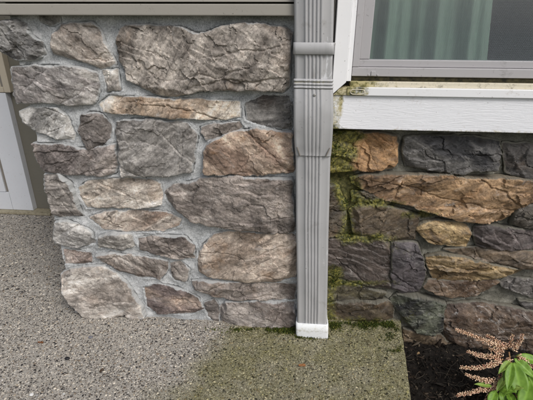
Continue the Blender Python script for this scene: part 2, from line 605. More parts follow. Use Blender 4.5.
    for (a, b) in cnt:
        faces.append([nv + bset[b], nv + bset[a], nv + ne + bset[a], nv + ne + bset[b]])
    yy = y0 - h
    dist = np.concatenate([d, np.zeros(2 * ne)])
    V = np.column_stack([x, yy, z])
    E = np.column_stack([x[extra], np.full(ne, y0 + depth), z[extra]])
    E[:, 0] = c[0] + (E[:, 0] - c[0]) * 0.97
    V = np.vstack([V, V[extra], E])
    return V, faces, c, dist

STONE_NO = [0]
STONES = []          # (polygon in wall metres, wall id) for the mortar bed

def build_stone(parent, polyw, y0, prot, c1, c2, mat, wall, depth=0.05, strat=1.0, rough=1.0, edge=0.007, rust=0.3, bloom=0.4, step=0.0023, e0=0.003, keep=True, turn=None, gr=0.0):
    STONE_NO[0] += 1
    polyw = grow(polyw, gr)
    seed = STONE_NO[0] * 101
    V, faces, c, dist = stone_mesh(polyw, seed, prot, step, depth, strat, rough, edge, y0=y0, e0=e0)
    if turn is not None:
        V = turn(V)
    loc = V.mean(0)
    me = mesh_from(V, faces, 'stone', True, loc)
    me.set_sharp_from_angle(angle=R(32))
    if 'sharp_edge' in me.attributes:
        ev = np.zeros(len(me.edges) * 2, np.int32); me.edges.foreach_get('vertices', ev)
        sh = np.zeros(len(me.edges), bool); me.attributes['sharp_edge'].data.foreach_get('value', sh)
        sh &= dist[ev.reshape(-1, 2)].min(1) > 0.0030
        me.attributes['sharp_edge'].data.foreach_set('value', sh)
    px, py, _ = to_px(V)
    set_attr(me, 'moss', np.clip(moss_px(px, py), 0, 1) if turn is None else np.zeros(len(V)))
    set_attr(me, 'smear', np.exp(-dist / 0.0055))
    o = put('stone', me, mat, parent, loc)
    k1, k2 = ((.84, 1.10) if mat is M['stone_dry'] else (.66, .88))
    o.color = (*[q * k1 for q in c1], 1)
    o['tint'] = tuple(q * k2 for q in c2)
    o['rust'] = float(rust)
    o['bloom'] = float(bloom)
    if keep:
        STONES.append((polyw, wall))
    return o

def wall_poly(pts, Y, zmin=None):
    w = np.array([[P(a, b, Y).x, P(a, b, Y).z] for a, b in pts])
    if zmin is not None:
        w[:, 1] = np.where(w[:, 1] < zmin + 0.012, zmin - 0.006, w[:, 1])
    return w

pier = thing('stone_pier', 'pale grey and tan stone veneer wall left of the downspout under taupe siding', 'wall', (X_LEFT + 0.4, 0, 0))
house = thing('house_wall', 'damp brown stone veneer wall below the white window apron right of the downspout', 'wall', (X_SEAM + 0.4, Y_HOUSE, Z_SOIL))

# outline in photo pixels, first colour, second colour, protrusion, bedding, roughness, rust, bloom
LEFT = [
 ([(-4,24),(18,21),(26,25),(31,36),(42,42),(46,54),(39,57),(18,60),(10,56),(1,48),(-6,38)], (66,64,63), (128,126,123), .024, .5, 1.5, .0, .5),
 ([(53,45),(55,35),(62,26),(75,22),(92,23),(100,32),(106,46),(116,64),(102,68),(87,62),(68,58),(54,53)], (140,121,104), (164,153,141), .022, .6, 1.0, .4, .3),
 ([(103,71),(117,69),(121,90),(107,92)], (150,140,131), (168,160,150), .012, .5, .8, .1, .3),
 ([(11,68),(27,66),(48,66),(72,67),(97,72),(99,87),(95,103),(72,105),(39,102),(17,103),(14,93),(10,76)], (148,140,136), (184,178,171), .022, .6, 1.0, .1, .6),
 ([(119,31),(126,26),(144,25),(160,27),(180,27),(194,33),(206,33),(224,26),(245,24),(260,25),(284,27),(292,33),(291,60),(289,87),(284,92),(254,89),(203,90),(176,96),(158,95),(145,88),(129,79),(121,61),(117,45)], (131,119,107), (162,150,137), .026, 1.2, 1.1, .25, .25),
 ([(99,104),(108,97),(140,97),(170,99),(205,100),(239,102),(241,117),(225,120),(180,118),(140,114),(103,112)], (178,150,118), (206,190,168), .014, .8, .7, .6, .5),
 ([(245,104),(260,97),(290,96),(292,112),(291,130),(262,126),(246,120)], (78,76,75), (122,118,113), .018, .4, 1.3, .1, .5),
 ([(18,112),(30,108),(57,109),(68,118),(75,134),(73,140),(57,139),(39,132),(23,123)], (152,149,144), (194,190,184), .018, .5, 1.2, .05, .8),
 ([(81,117),(90,113),(102,114),(110,125),(110,139),(99,147),(90,150),(83,143),(79,131)], (113,103,97), (140,130,122), .014, .4, 1.0, .1, .2),
 ([(117,121),(150,119),(188,123),(197,137),(194,155),(192,172),(165,176),(140,175),(122,176),(121,160),(121,142),(116,130)], (133,127,121), (166,160,153), .018, .7, .9, .05, .4),
 ([(32,144),(60,145),(81,149),(104,147),(116,143),(117,158),(116,173),(99,176),(60,173),(43,172),(37,160)], (122,110,105), (154,141,132), .018, .9, 1.0, .15, .35),
 ([(43,174),(60,174),(71,184),(77,200),(82,216),(60,217),(53,211),(47,192)], (112,104,99), (140,131,122), .020, .6, 1.1, .05, .3),
 ([(79,188),(88,181),(126,178),(150,180),(160,184),(163,195),(161,205),(135,207),(105,207),(86,208),(81,199)], (168,150,130), (206,194,178), .018, .8, 1.0, .35, .6),
 ([(165,191),(173,185),(188,183),(203,178),(230,175),(260,178),(293,178),(295,232),(280,232),(255,229),(221,226),(194,221),(176,208),(167,200)], (111,100,92), (146,132,121), .026, 1.1, 1.0, .1, .35),
 ([(200,128),(215,124),(239,122),(243,127),(236,131),(218,138),(206,140),(201,133)], (116,104,94), (138,126,116), .010, .4, .9, .1, .2),
 ([(203,152),(211,142),(236,131),(260,129),(292,133),(294,172),(266,174),(230,173),(205,173)], (148,114,86), (178,148,118), .022, 1.1, 1.0, .9, .3),
 ([(88,218),(105,212),(130,211),(165,212),(181,219),(178,226),(160,231),(125,232),(103,229)], (164,132,107), (182,166,149), .014, .7, .9, .5, .5),
 ([(54,221),(68,221),(83,226),(92,233),(95,243),(80,247),(54,244)], (142,138,134), (168,164,158), .014, .4, .9, .05, .4),
 ([(100,236),(112,233),(131,234),(135,246),(122,250),(98,248)], (152,146,137), (176,170,160), .010, .4, .8, .1, .5),
 ([(138,239),(150,236),(185,237),(194,247),(195,259),(175,258),(155,254),(139,250)], (92,80,75), (134,121,111), .014, .9, 1.0, .1, .3),
 ([(63,250),(77,251),(90,254),(92,262),(80,264),(64,264)], (148,124,110), (168,152,140), .010, .4, .8, .3, .3),
 ([(96,255),(110,253),(134,256),(168,261),(168,270),(161,279),(140,277),(122,271),(101,262)], (126,110,98), (164,153,142), .014, 1.0, 1.0, .2, .4),
 ([(61,275),(68,269),(86,266),(104,266),(119,275),(131,289),(143,307),(145,315),(134,317),(125,313),(113,315),(92,313),(76,310),(70,298),(64,286)], (160,146,132), (192,182,170), .028, .7, 1.1, .25, .5),
 ([(170,264),(180,262),(190,269),(186,282),(175,280),(170,274)], (122,110,101), (142,132,122), .010, .3, .8, .2, .2),
 ([(144,288),(160,284),(180,289),(198,298),(203,309),(190,314),(158,314),(147,307)], (117,99,94), (152,127,106), .014, .9, 1.0, .4, .2),
 ([(198,259),(203,245),(215,235),(230,231),(269,233),(284,232),(296,235),(297,277),(278,281),(245,281),(215,278),(199,271)], (148,125,102), (172,151,130), .020, .5, 1.0, .55, .3),
 ([(191,281),(203,280),(224,283),(260,283),(296,285),(296,299),(269,300),(240,298),(215,296),(195,290)], (117,103,93), (142,129,118), .014, 1.0, 1.0, .3, .2),
 ([(220,307),(227,301),(260,301),(295,303),(296,323),(281,329),(230,330),(221,321)], (132,116,106), (154,143,134), .030, .7, .9, .25, .35),
 ([(204,303),(214,299),(219,308),(219,320),(208,317)], (102,93,88), (126,116,108), .010, .3, .8, .1, .1),
 ([(36,14),(58,14),(60,22),(50,26),(40,21)], (140,136,130), (160,155,148), .008, .3, .8, .0, .3),
 ([(122,250),(131,254),(128,251)], (140,136,130), (160,155,148), .006, .3, .8, .0, .3),
]
for pts, a, b, prot, strat, rough, rust, bloom in LEFT[:-1]:
    base = max(q[1] for q in pts) > 306
    corner = min(q[0] for q in pts) < 66 and min(q[0] for q in pts) < 66
    w = wall_poly(pts, -0.008, 0.0 if base else None)
    build_stone(pier, w, Y_PIER, prot * 1.05, S(*a), S(*b), M['stone_dry'], 'pier', depth=0.13 if corner else 0.05, strat=strat, rough=rough, rust=rust, bloom=bloom, e0=0.0015, edge=0.0014, gr=0.0040)

RIGHT = [
 ([(318,134),(345,134),(362,135),(385,135),(396,138),(398,153),(395,168),(381,170),(356,170),(318,172)], (148,113,80), (174,140,104), .022, 1.2, 1.1, .8, .2),
 ([(405,139),(413,138),(435,137),(458,139),(480,139),(500,143),(500,155),(494,168),(469,171),(453,173),(435,170),(413,166),(408,166),(405,150)], (54,54,57), (92,90,88), .026, .8, 1.4, .0, .25),
 ([(506,145),(533,146),(545,147),(545,176),(520,176),(509,172),(507,160)], (102,88,74), (72,69,67), .018, 1.2, 1.1, .2, .1),
 ([(351,179),(365,176),(405,176),(440,176),(480,180),(512,179),(533,182),(548,190),(536,196),(521,206),(510,215),(498,220),(480,222),(458,218),(435,212),(413,205),(385,199),(365,189),(354,183)], (134,108,84), (164,136,106), .030, 1.2, 1.3, .8, .25),
 ([(318,184),(338,189),(345,204),(345,226),(338,235),(318,236)], (78,69,58), (98,88,74), .018, .7, 1.0, .2, .0),
 ([(352,212),(362,204),(385,208),(405,213),(419,217),(416,228),(415,240),(395,241),(370,236),(354,233)], (92,81,68), (118,104,86), .018, 1.1, 1.1, .2, .2),
 ([(352,193),(370,194),(390,204),(380,208),(364,202),(354,202)], (100,90,74), (130,118,100), .010, .8, .9, .1, .2),
 ([(318,239),(345,239),(370,238),(388,238),(390,262),(390,290),(369,287),(349,281),(333,276),(318,272)], (66,60,57), (88,79,74), .020, .6, 1.0, .1, .2),
 ([(392,244),(405,243),(417,245),(421,258),(424,273),(419,293),(405,293),(392,290)], (70,66,70), (92,86,88), .018, .4, 1.0, .0, .2),
 ([(318,279),(340,282),(370,291),(385,295),(383,302),(350,302),(318,299)], (66,61,51), (92,86,68), .016, 1.0, 1.0, .1, .1),
 ([(318,305),(334,304),(360,303),(387,303),(394,308),(393,320),(381,322),(354,323),(318,320)], (84,73,59), (110,98,80), .024, 1.1, 1.0, .2, .1),
 ([(393,301),(399,297),(419,297),(435,301),(445,304),(442,318),(442,332),(435,334),(421,332),(406,322),(398,309)], (58,58,58), (94,97,84), .024, .8, 1.2, .0, .25),
 ([(417,230),(424,224),(442,222),(465,227),(470,233),(467,248),(447,246),(429,241)], (146,119,84), (176,153,116), .022, 1.0, 1.1, .7, .2),
 ([(477,229),(483,226),(510,230),(533,234),(548,238),(548,249),(516,249),(480,247),(476,237)], (70,63,65), (96,88,86), .020, .8, 1.0, .0, .2),
 ([(516,214),(525,203),(540,199),(548,205),(548,229),(530,229),(514,224)], (82,77,71), (104,98,90), .016, .8, 1.1, .0, .2),
 ([(445,251),(480,250),(510,251),(548,255),(548,268),(525,267),(490,261),(463,256)], (108,95,80), (134,118,100), .020, 1.2, 1.0, .2, .2),
 ([(428,259),(440,256),(463,259),(490,265),(512,269),(524,271),(514,276),(498,279),(469,280),(435,281),(430,269)], (138,116,86), (164,143,108), .020, 1.1, 1.2, .5, .2),
 ([(425,287),(430,282),(458,283),(496,281),(500,284),(489,291),(476,297),(458,297),(435,293)], (102,84,70), (126,108,90), .016, .9, 1.0, .3, .5),
 ([(503,284),(508,279),(521,281),(548,286),(548,302),(533,298),(516,291),(505,288)], (78,74,73), (116,112,108), .016, .7, 1.1, .0, .7),
 ([(444,313),(449,306),(480,305),(515,310),(548,318),(548,352),(498,353),(470,349),(447,341),(444,326)], (86,72,63), (112,96,82), .026, 1.1, 1.0, .3, .75),
 ([(404,331),(421,334),(440,337),(447,343),(466,350),(466,360),(404,360)], (104,90,74), (128,112,92), .014, .8, 1.0, .1, .1),
 ([(521,303),(536,306),(548,309),(548,316),(530,313)], (92,88,85), (128,124,120), .010, .5, 1.0, .0, .7),
]
for pts, a, b, prot, strat, rough, rust, bloom in RIGHT:
    w = wall_poly(pts, Y_HOUSE - 0.016)
    build_stone(house, w, Y_HOUSE, prot, S(*a), S(*b), M['stone_damp'], 'house', depth=0.05, strat=strat, rough=rough, rust=rust, bloom=bloom, e0=0.003, edge=0.0014, gr=0.0075)

# the same masonry going on beyond the right edge of the picture and round the pier's left corner
def rows(x0, x1, z0, z1, r, zcuts=None):
    z = z0
    while z < z1 - 0.03:
        hgt = min(r.uniform(0.055, 0.11), z1 - z)
        if z1 - z - hgt < 0.04:
            hgt = z1 - z
        x = x0
        while x < x1 - 0.03:
            w = min(r.uniform(0.10, 0.30), x1 - x)
            if x1 - x - w < 0.06:
                w = x1 - x
            g = 0.007
            jj = lambda: r.uniform(-0.006, 0.006)
            yield np.array([(x + g + jj(), z + g + jj()), (x + w * .5, z + g + jj()), (x + w - g + jj(), z + g + jj()), (x + w - g + jj(), z + hgt * .5),
                            (x + w - g + jj(), z + hgt - g + jj()), (x + w * .45, z + hgt - g + jj()), (x + g + jj(), z + hgt - g + jj()), (x + g + jj(), z + hgt * .5)])
            x += w
        z += hgt

PAL = [((148,113,80), (174,140,104)), ((66,64,64), (94,92,90)), ((102,88,74), (130,114,98)), ((150,129,92), (182,164,118)), ((120,104,92), (150,134,120))]
rr = np.random.default_rng(5)
xo = [P(549, y, Y_HOUSE - .016) for y in (140, 350)]
def x_from(z):
    return xo[0].x + (xo[1].x - xo[0].x) * (z - xo[0].z) / (xo[1].z - xo[0].z)
EDGE_ROWS = []
zq = Z_SOIL - 0.02
while zq < Z_TRIM - 0.05:
    hq = min(rr.uniform(.06, .11), Z_TRIM - .012 - zq)
    if Z_TRIM - .012 - zq - hq < .04:
        hq = Z_TRIM - .012 - zq
    EDGE_ROWS += list(rows(x_from(zq + hq * .5) + 0.004, X_END, zq, zq + hq, rr))
    zq += hq
for w in EDGE_ROWS:
    a, b = PAL[rr.integers(len(PAL))]
    build_stone(house, w, Y_HOUSE, 0.02, S(*a), S(*b), M['stone_damp'], 'house', e0=0.006, step=0.006)
def turn_left(V):
    # wall metres (x = distance along the return, y = relief) -> the return face looking to -x
    return np.column_stack([X_LEFT + 0.03 + V[:, 1], V[:, 0], V[:, 2]])
for w in rows(0.16, Y_DOOR - 0.02, 0.0, Z_STONE_TOP - 0.02, rr):
    a, b = ((140,130,120), (170,160,148)) if rr.random() < .6 else ((120,108,98), (150,138,125))
    build_stone(pier, w, 0.0, 0.02, S(*a), S(*b), M['stone_dry'], 'return', step=0.007, turn=turn_left, keep=False)

def mortar_bed(name, parent, x0, x1, z0, z1, y0, wall, mat, base, lip, rough, step=0.004, mossy=1.0):
    xs, zs = np.arange(x0, x1 + step * .5, step), np.arange(z0, z1 + step * .5, step)
    gx, gz = np.meshgrid(xs, zs)
    x, z = gx.ravel(), gz.ravel()
    d = np.full(len(x), 0.05)
    ins = np.zeros(len(x), bool)
    for poly, wl_ in STONES:
        if wl_ != wall:
            continue
        lo, hi = poly.min(0) - 0.04, poly.max(0) + 0.04
        k = np.where((x > lo[0]) & (x < hi[0]) & (z > lo[1]) & (z < hi[1]))[0]
        if not len(k):
            continue
        dd = edge_dist(poly, x[k], z[k])
        i_ = inside(poly, x[k], z[k])
        d[k] = np.minimum(d[k], np.where(i_, -dd, dd))
        ins[k] |= i_
    h = base + lip * np.exp(-np.maximum(d, 0) / 0.006)
    h = h + fbm(x * 20, z * 26, 900, 4) * 0.0035 * rough + fbm(x * 110, z * 110, 910, 4, .6) * 0.0014 * rough
    over = 0.0015 + 0.0085 * smooth(-.25, .5, fbm(x * 32, z * 32, 930, 4, .6))
    h = h + lip * .55 * smooth(-.1, .5, fbm(x * 24 + 5, z * 24, 940, 3))
    h = np.where(d < 0, h - 0.010 * smooth(0, 1, -d / over) , h)
    h = np.where(d < -0.010, -0.008, h)
    nx, nz = len(xs), len(zs)
    idx = np.arange(nx * nz).reshape(nz, nx)
    f = np.column_stack([idx[:-1, :-1].ravel(), idx[:-1, 1:].ravel(), idx[1:, 1:].ravel(), idx[1:, :-1].ravel()])
    V = np.column_stack([x, y0 - h, z])
    loc = ((x0 + x1) / 2, y0, z0)
    me = mesh_from(V, f, name, True, loc)
    px, py, _ = to_px(V)
    set_attr(me, 'moss', np.clip(moss_px(px, py) * mossy, 0, 1))
    return put(name, me, mat, parent, loc)

mortar_bed('mortar', pier, X_LEFT + 0.012, X_SEAM, -0.01, Z_STONE_TOP + 0.004, Y_PIER, 'pier', M['mortar'], 0.0010, 0.0042, 1.3, 0.0030)
mortar_bed('mortar', house, X_SEAM - 0.06, X_END, Z_SOIL - 0.04, Z_TRIM + 0.01, Y_HOUSE, 'house', M['mortar_damp'], -0.008, 0.0065, 1.4, 0.0036)
# masonry cores
box('core', X_LEFT + 0.03, X_SEAM - 0.001, Y_PIER + 0.012, Y_DOOR, -0.05, Z_STONE_TOP + 0.003, M['mortar'], pier)
box('core', X_SEAM - 0.02, X_END, Y_HOUSE + 0.012, Y_HOUSE + 0.14, -0.4, Z_TRIM, M['mortar_damp'], house)

# ------------------------------------------------------------------ siding over the pier
z1 = P(150, 15.5, -0.03).z
z2 = P(150, 4.0, -0.03).z
box('drip_cap', X_LEFT - 0.06, X_SEAM - 0.02, -0.034, 0.05, z1, z2, M['taupe_paint'], pier, 0.002)
zz = z2 + 0.0005
x_s0 = X_LEFT - 0.02
k = 0
while zz < WALL_TOP:
    hgt = 0.15
    prism_pts = [(-0.030, zz + 0.004), (0.006, zz + 0.004), (0.006, zz + hgt + 0.012), (-0.010, zz + hgt + 0.012)]
    bm = bmesh.new()
    a = [bm.verts.new((x_s0, y, z)) for y, z in prism_pts]
    b = [bm.verts.new((X_SEAM - 0.022, y, z)) for y, z in prism_pts]
    bm.faces.new(a); bm.faces.new(b[::-1])
    for i in range(4):
        bm.faces.new((a[i], b[i], b[(i + 1) % 4], a[(i + 1) % 4]))
    bmesh.ops.recalc_face_normals(bm, faces=bm.faces)
    loc = (x_s0 + 0.4, 0, zz)
    put('siding_board', bm_mesh(bm, 'siding_board', False, loc), M['taupe_paint'], pier, loc)
    zz += hgt
box('wall_core', x_s0 + 0.02, X_SEAM - 0.03, 0.0065, Y_DOOR, Z_STONE_TOP + 0.005, WALL_TOP, M['taupe_paint'], pier)

# ------------------------------------------------------------------ window
Y_CAS, Y_FR, Y_GL = 0.016, 0.036, 0.052
win = thing('window', 'warm grey framed window with stained white casing and sill above the damp stone wall', 'window', (P(440, 60, Y_FR).x, Y_FR, Z_TRIM))
xa0 = P(331, 110, 0.010).x                     # apron left end
z_sill0, z_sill1 = P(440, 97, 0.004).z, P(440, 87, 0.004).z
xc0, xc1 = P(334.5, 45, Y_CAS).x, P(348.5, 45, Y_CAS).x
xi1 = P(354, 45, Y_CAS).x
WIN_R = X_END - 0.12
WIN_TOP = z_sill1 + 0.95

def grid_board(name, x0, x1, z0, z1, y0, y1, mat, parent, mould, step=0.006):
    """a board whose front is a fine sheet carrying stain data"""
    o = box(name, x0, x1, y0, y1, z0, z1, mat, parent, 0.0015)
    bm = bmesh.new(); bm.from_mesh(o.data)
    nx = min(220, int((x1 - x0) / step)); nz = max(2, int((z1 - z0) / step))
    for i in range(1, nx):
        bmesh.ops.bisect_plane(bm, geom=bm.verts[:] + bm.edges[:] + bm.faces[:], plane_co=((x0 + (x1 - x0) * i / nx) - (x0 + x1) / 2, 0, 0), plane_no=(1, 0, 0))
    for i in range(1, nz):
        bmesh.ops.bisect_plane(bm, geom=bm.verts[:] + bm.edges[:] + bm.faces[:], plane_co=(0, 0, (z1 - z0) * i / nz), plane_no=(0, 0, 1))
    bm.to_mesh(o.data); bm.free()
    v = np.zeros(len(o.data.vertices) * 3); o.data.vertices.foreach_get('co', v)
    v = v.reshape(-1, 3) + np.array([(x0 + x1) / 2, (y0 + y1) / 2, z0])
    px, py, _ = to_px(v)
    set_attr(o.data, 'mould', np.clip(mould(px, py, v), 0, 1))
    return o

def m_apron(px, py, v):
    left = np.exp(-np.maximum(px - 332, 0) / 11.0) * 0.50
    st = 0.30 * np.exp(-((px - 341) / 2.5) ** 2) * smooth(131, 99, py)
    low = 0.35 * np.exp(-np.maximum(130 - py, 0) / 2.0)
    return left + st + low
grid_board('apron_board', xa0, X_END - 0.02, Z_TRIM, z_sill0 - 0.001, 0.010, 0.05, M['white_board'], win, m_apron, 0.012)
def m_sill(px, py, v):
    return 0.46 * np.exp(-((px - 347) / 16.0) ** 2) + 0.5 * np.exp(-((px - 365) / 4.0) ** 2) * 0.5 + 0.12
grid_board('sill', P(347, 92, 0.004).x, X_END - 0.02, z_sill0, z_sill1 - 0.004, 0.003, 0.05, M['white_paint'], win, m_sill, 0.012)
def m_ledge(px, py, v):
    return 0.27 + 0.24 * np.exp(-((px - 358) / 22) ** 2)
z_led = P(440, 82.5, 0.020).z
grid_board('ledge', P(350, 85, 0.02).x, X_END - 0.08, z_sill1 - 0.004, z_led, 0.012, 0.05, M['cream'], win, m_ledge, 0.012)
# casing with mitred foot
zc = z_sill0
cas = prism('casing', [(xc0, zc), (xc1, P(348, 82, Y_CAS).z), (xc1, WIN_TOP), (xc0, WIN_TOP + 0.05)], Y_CAS - 0.012, 0.05, M['white_paint'], win, 0.0015)
corner = prism('mitre_block', [(xc0 + 0.004, zc), (P(349, 92, 0).x - 0.004, zc), (P(349, 92, 0).x - 0.004, z_sill1 - 0.004), (xc0 + 0.016, zc + 0.013)], 0.006, 0.05, M['cream'], win, 0.001)
set_attr(corner.data, 'mould', np.full(len(corner.data.vertices), 0.42))
box('inner_casing', xc1 + 0.0015, xi1, 0.018, 0.05, z_led, WIN_TOP, M['white_paint'], win, 0.001)
box('casing', xc0, X_END - 0.02, 0.004, 0.05, WIN_TOP + 0.051, WIN_TOP + 0.12, M['white_paint'], win, 0.0015)
box('casing', WIN_R + 0.002, WIN_R + 0.07, 0.004, 0.05, z_led, WIN_TOP + 0.049, M['white_paint'], win, 0.0015)
# metal frame: outer step and inner sash
xf0 = xi1 + 0.002
zf0 = P(440, 78.5, 0.03).z
zf1 = P(440, 68.0, 0.034).z
zg = P(440, 60.0, Y_GL).z
xf1 = P(361, 40, 0.034).x
xg = P(370.5, 40, Y_GL).x
box('outer_frame', xf0, WIN_R, 0.026, 0.07, zf0 + 0.003, zf1, M['frame'], win, 0.0018)
box('outer_frame', xf0, xf1, 0.026, 0.07, zf1 + 0.0005, WIN_TOP, M['frame'], win, 0.0018)
box('sash_rail', xf1, WIN_R - 0.02, 0.036, 0.066, zf1 + 0.0006, zg, M['frame'], win, 0.0018)
box('sash_stile', xf1 + 0.0005, xg, 0.0365, 0.066, zg + 0.0006, WIN_TOP, M['frame'], win, 0.0018)
box('outer_frame', WIN_R - 0.019, WIN_R - 0.001, 0.026, 0.07, zf1 + 0.0005, WIN_TOP, M['frame'], win, 0.0018)
box('outer_frame', xf0, WIN_R, 0.026, 0.07, WIN_TOP + 0.001, WIN_TOP + 0.045, M['frame'], win, 0.0018)
# drip line of black grime between frame and ledge
t = MT('black grime')
t.done(t.ramp(t.noise(t.coord(), 90, 5, .7), [(.35, (0.012, 0.012, 0.008)), (.7, (0.07, 0.06, 0.03))]), 0.95)
box('gasket', xf0 + 0.001, WIN_R - 0.001, 0.029, 0.069, z_led - 0.001, zf0 + 0.0028, t.m, win)
# weep hole cover and the oval stamp on the sill
def weep(x, z):
    bm = bmesh.new()
    for dx, w in ((-0.010, 0.004), (0.0, 0.010), (0.011, 0.004)):
        box_bm(bm, x + dx - w / 2, x + dx + w / 2, 0.0235, 0.027, z, z + (0.011 if w > .005 else 0.004), 0.0008)
    return put('weep_cover', bm_mesh(bm, 'weep_cover', False, (x, 0.026, z)), M['frame'], win, (x, 0.026, z))
pw = P(373, 75, 0.026)
o = weep(pw.x, pw.z - 0.002); o['kind'] = 'stuff'
ps = P(357.5, 92, 0.003)
bm = bmesh.new()
N = 40
def oval(a, b, y):
    L = []
    for i in range(N):
        t_ = 2 * math.pi * i / N
        cx_, sz = math.cos(t_), math.sin(t_)
        L.append(bm.verts.new((ps.x + math.copysign(abs(cx_) ** 0.55, cx_) * a, y, ps.z + math.copysign(abs(sz) ** 0.7, sz) * b)))
    return L
o1, o2, i1, i2 = oval(.0175, .0068, 0.0028), oval(.017, .0064, 0.0016), oval(.0155, .0050, 0.0028), oval(.016, .0054, 0.0016)
for A, B in ((o1, o2), (o2, i2), (i2, i1)):
    for i in range(N):
        bm.faces.new((A[i], A[(i + 1) % N], B[(i + 1) % N], B[i]))
bmesh.ops.recalc_face_normals(bm, faces=bm.faces)
put('stamp', bm_mesh(bm, 'stamp', True, ps), M['cream'], win, ps)

# glass and insect screen
t = MT('window glass')
t.n.remove(t.b)
gl = t.n.new('ShaderNodeBsdfGlossy'); gl.inputs['Roughness'].default_value = 0.02
tr = t.n.new('ShaderNodeBsdfTransparent'); tr.inputs['Color'].default_value = (0.90, 0.94, 0.92, 1)
lw = t.n.new('ShaderNodeLayerWeight'); lw.inputs['Blend'].default_value = 0.5
fr = t.math('ADD', t.math('MULTIPLY', t.math('POWER', lw.outputs['Facing'], 5.0), 0.90), 0.045, True)
mx = t.n.new('ShaderNodeMixShader')
t.link(fr, mx.inputs[0]); t.link(tr.outputs[0], mx.inputs[1]); t.link(gl.outputs[0], mx.inputs[2]); t.link(mx.outputs[0], t.out.inputs[0])
M['glass'] = t.m
t = MT('insect screen mesh')
t.b.inputs['Base Color'].default_value = (0.30, 0.335, 0.37, 1)
t.b.inputs['Roughness'].default_value = 0.6
tr = t.n.new('ShaderNodeBsdfTransparent')
mx = t.n.new('ShaderNodeMixShader')
co = t.coord('Object', (1, 1, 1))
sx = t.n.new('ShaderNodeSeparateXYZ'); t.link(co, sx.inputs[0])
def weave(s):
    return t.math('GREATER_THAN', t.math('FRACT', t.math('MULTIPLY', s, 1 / 0.0016)), 0.91)
t.link(t.math('MAXIMUM', weave(sx.outputs[0]), weave(sx.outputs[2])), mx.inputs[0])
t.link(tr.outputs[0], mx.inputs[1]); t.link(t.b.outputs[0], mx.inputs[2]); t.link(mx.outputs[0], t.out.inputs[0])
M['screen'] = t.m
box('glass_pane', xg - 0.004, WIN_R - 0.018, Y_GL, Y_GL + 0.004, zg - 0.004, WIN_TOP + 0.01, M['glass'], win)
box('insect_screen', xg - 0.003, WIN_R - 0.0185, Y_GL - 0.010, Y_GL - 0.0095, zg - 0.003, WIN_TOP + 0.01, M['screen'], win)

# curtain
t = MT('sage curtain cloth')
co = t.coord()
c = t.ramp(t.noise(co, 14, 4), [(.3, S(138, 156, 146)), (.7, S(152, 170, 159))])
c = t.mix(.3, c, t.ramp(t.noise(t.coord('Object', (1, 1, .05)), 300, 2), [(.3, .3), (.7, .7)]), 'OVERLAY')
t.b.inputs['Sheen Weight'].default_value = 0.2
t.done(c, 0.9, t.bump(t.noise(co, 500, 2), .3, .001), .1)
def curtain(x0, x1, label, phases, lean):
    nx, nz = 160, 6
    z0, z1c = zg - 0.25, WIN_TOP + 0.05
    V = []
    for j in range(nz + 1):
        z = z0 + (z1c - z0) * j / nz
        for i in range(nx + 1):
            u = i / nx
            x = x0 + (x1 - x0) * u + lean * (z - zg) * u
            y = 0.103 + 0.012 * math.sin(u * phases * 6.283 + 0.7 * math.sin(u * 9)) + 0.007 * math.sin(u * phases * 15.1 + 2) + 0.004 * math.sin(z * 7 + u * 20)
            V.append((x, y, z))
    F = [[j * (nx + 1) + i, j * (nx + 1) + i + 1, (j + 1) * (nx + 1) + i + 1, (j + 1) * (nx + 1) + i] for j in range(nz) for i in range(nx)]
    loc = ((x0 + x1) / 2, 0.100, z0)
    me = mesh_from(V, F, 'curtain', True, loc)
    o = put('curtain', me, t.m, None, loc)
    md = o.modifiers.new('thickness', 'SOLIDIFY'); md.thickness = 0.0015
    return tag(o, label, 'curtain')
xcu = P(491, 57, 0.100).x
curtain(P(362, 40, 0.100).x, xcu, 'sage green curtain hanging in loose folds behind the window glass', 3.3, -0.10)
# the room behind the glass
t = MT('dim room plaster')
t.done(t.ramp(t.noise(t.coord(), 3, 4), [(.3, (0.20, 0.20, 0.21)), (.7, (0.26, 0.26, 0.27))]), .9)
bm = bmesh.new()
box_bm(bm, X_SEAM + 0.02, X_END - 0.002, 0.145, 2.4, -0.1, 2.3)
for f in [f for f in bm.faces if f.calc_center_median().y < 0.2]:
    bm.faces.remove(f)
tag(put('room_interior', bm_mesh(bm, 'room_interior', False, (1, 1, 0)), t.m, None, (1, 1, 0)), kind='structure')

# wall around the window, outside the picture
box('upper_wall', X_SEAM - 0.019, xc0 - 0.002, 0.030, 0.144, Z_TRIM, WALL_TOP, M['taupe_paint'], house)
box('upper_wall', xc0 - 0.0015, X_END, 0.030, 0.144, WIN_TOP + 0.1205, WALL_TOP, M['taupe_paint'], house)
box('upper_wall', WIN_R + 0.0715, X_END, 0.030, 0.144, Z_TRIM + 0.2, WIN_TOP + 0.12, M['taupe_paint'], house)
box('upper_wall', xc0, X_END, 0.071, 0.144, Z_TRIM, zf0, M['taupe_paint'], house)

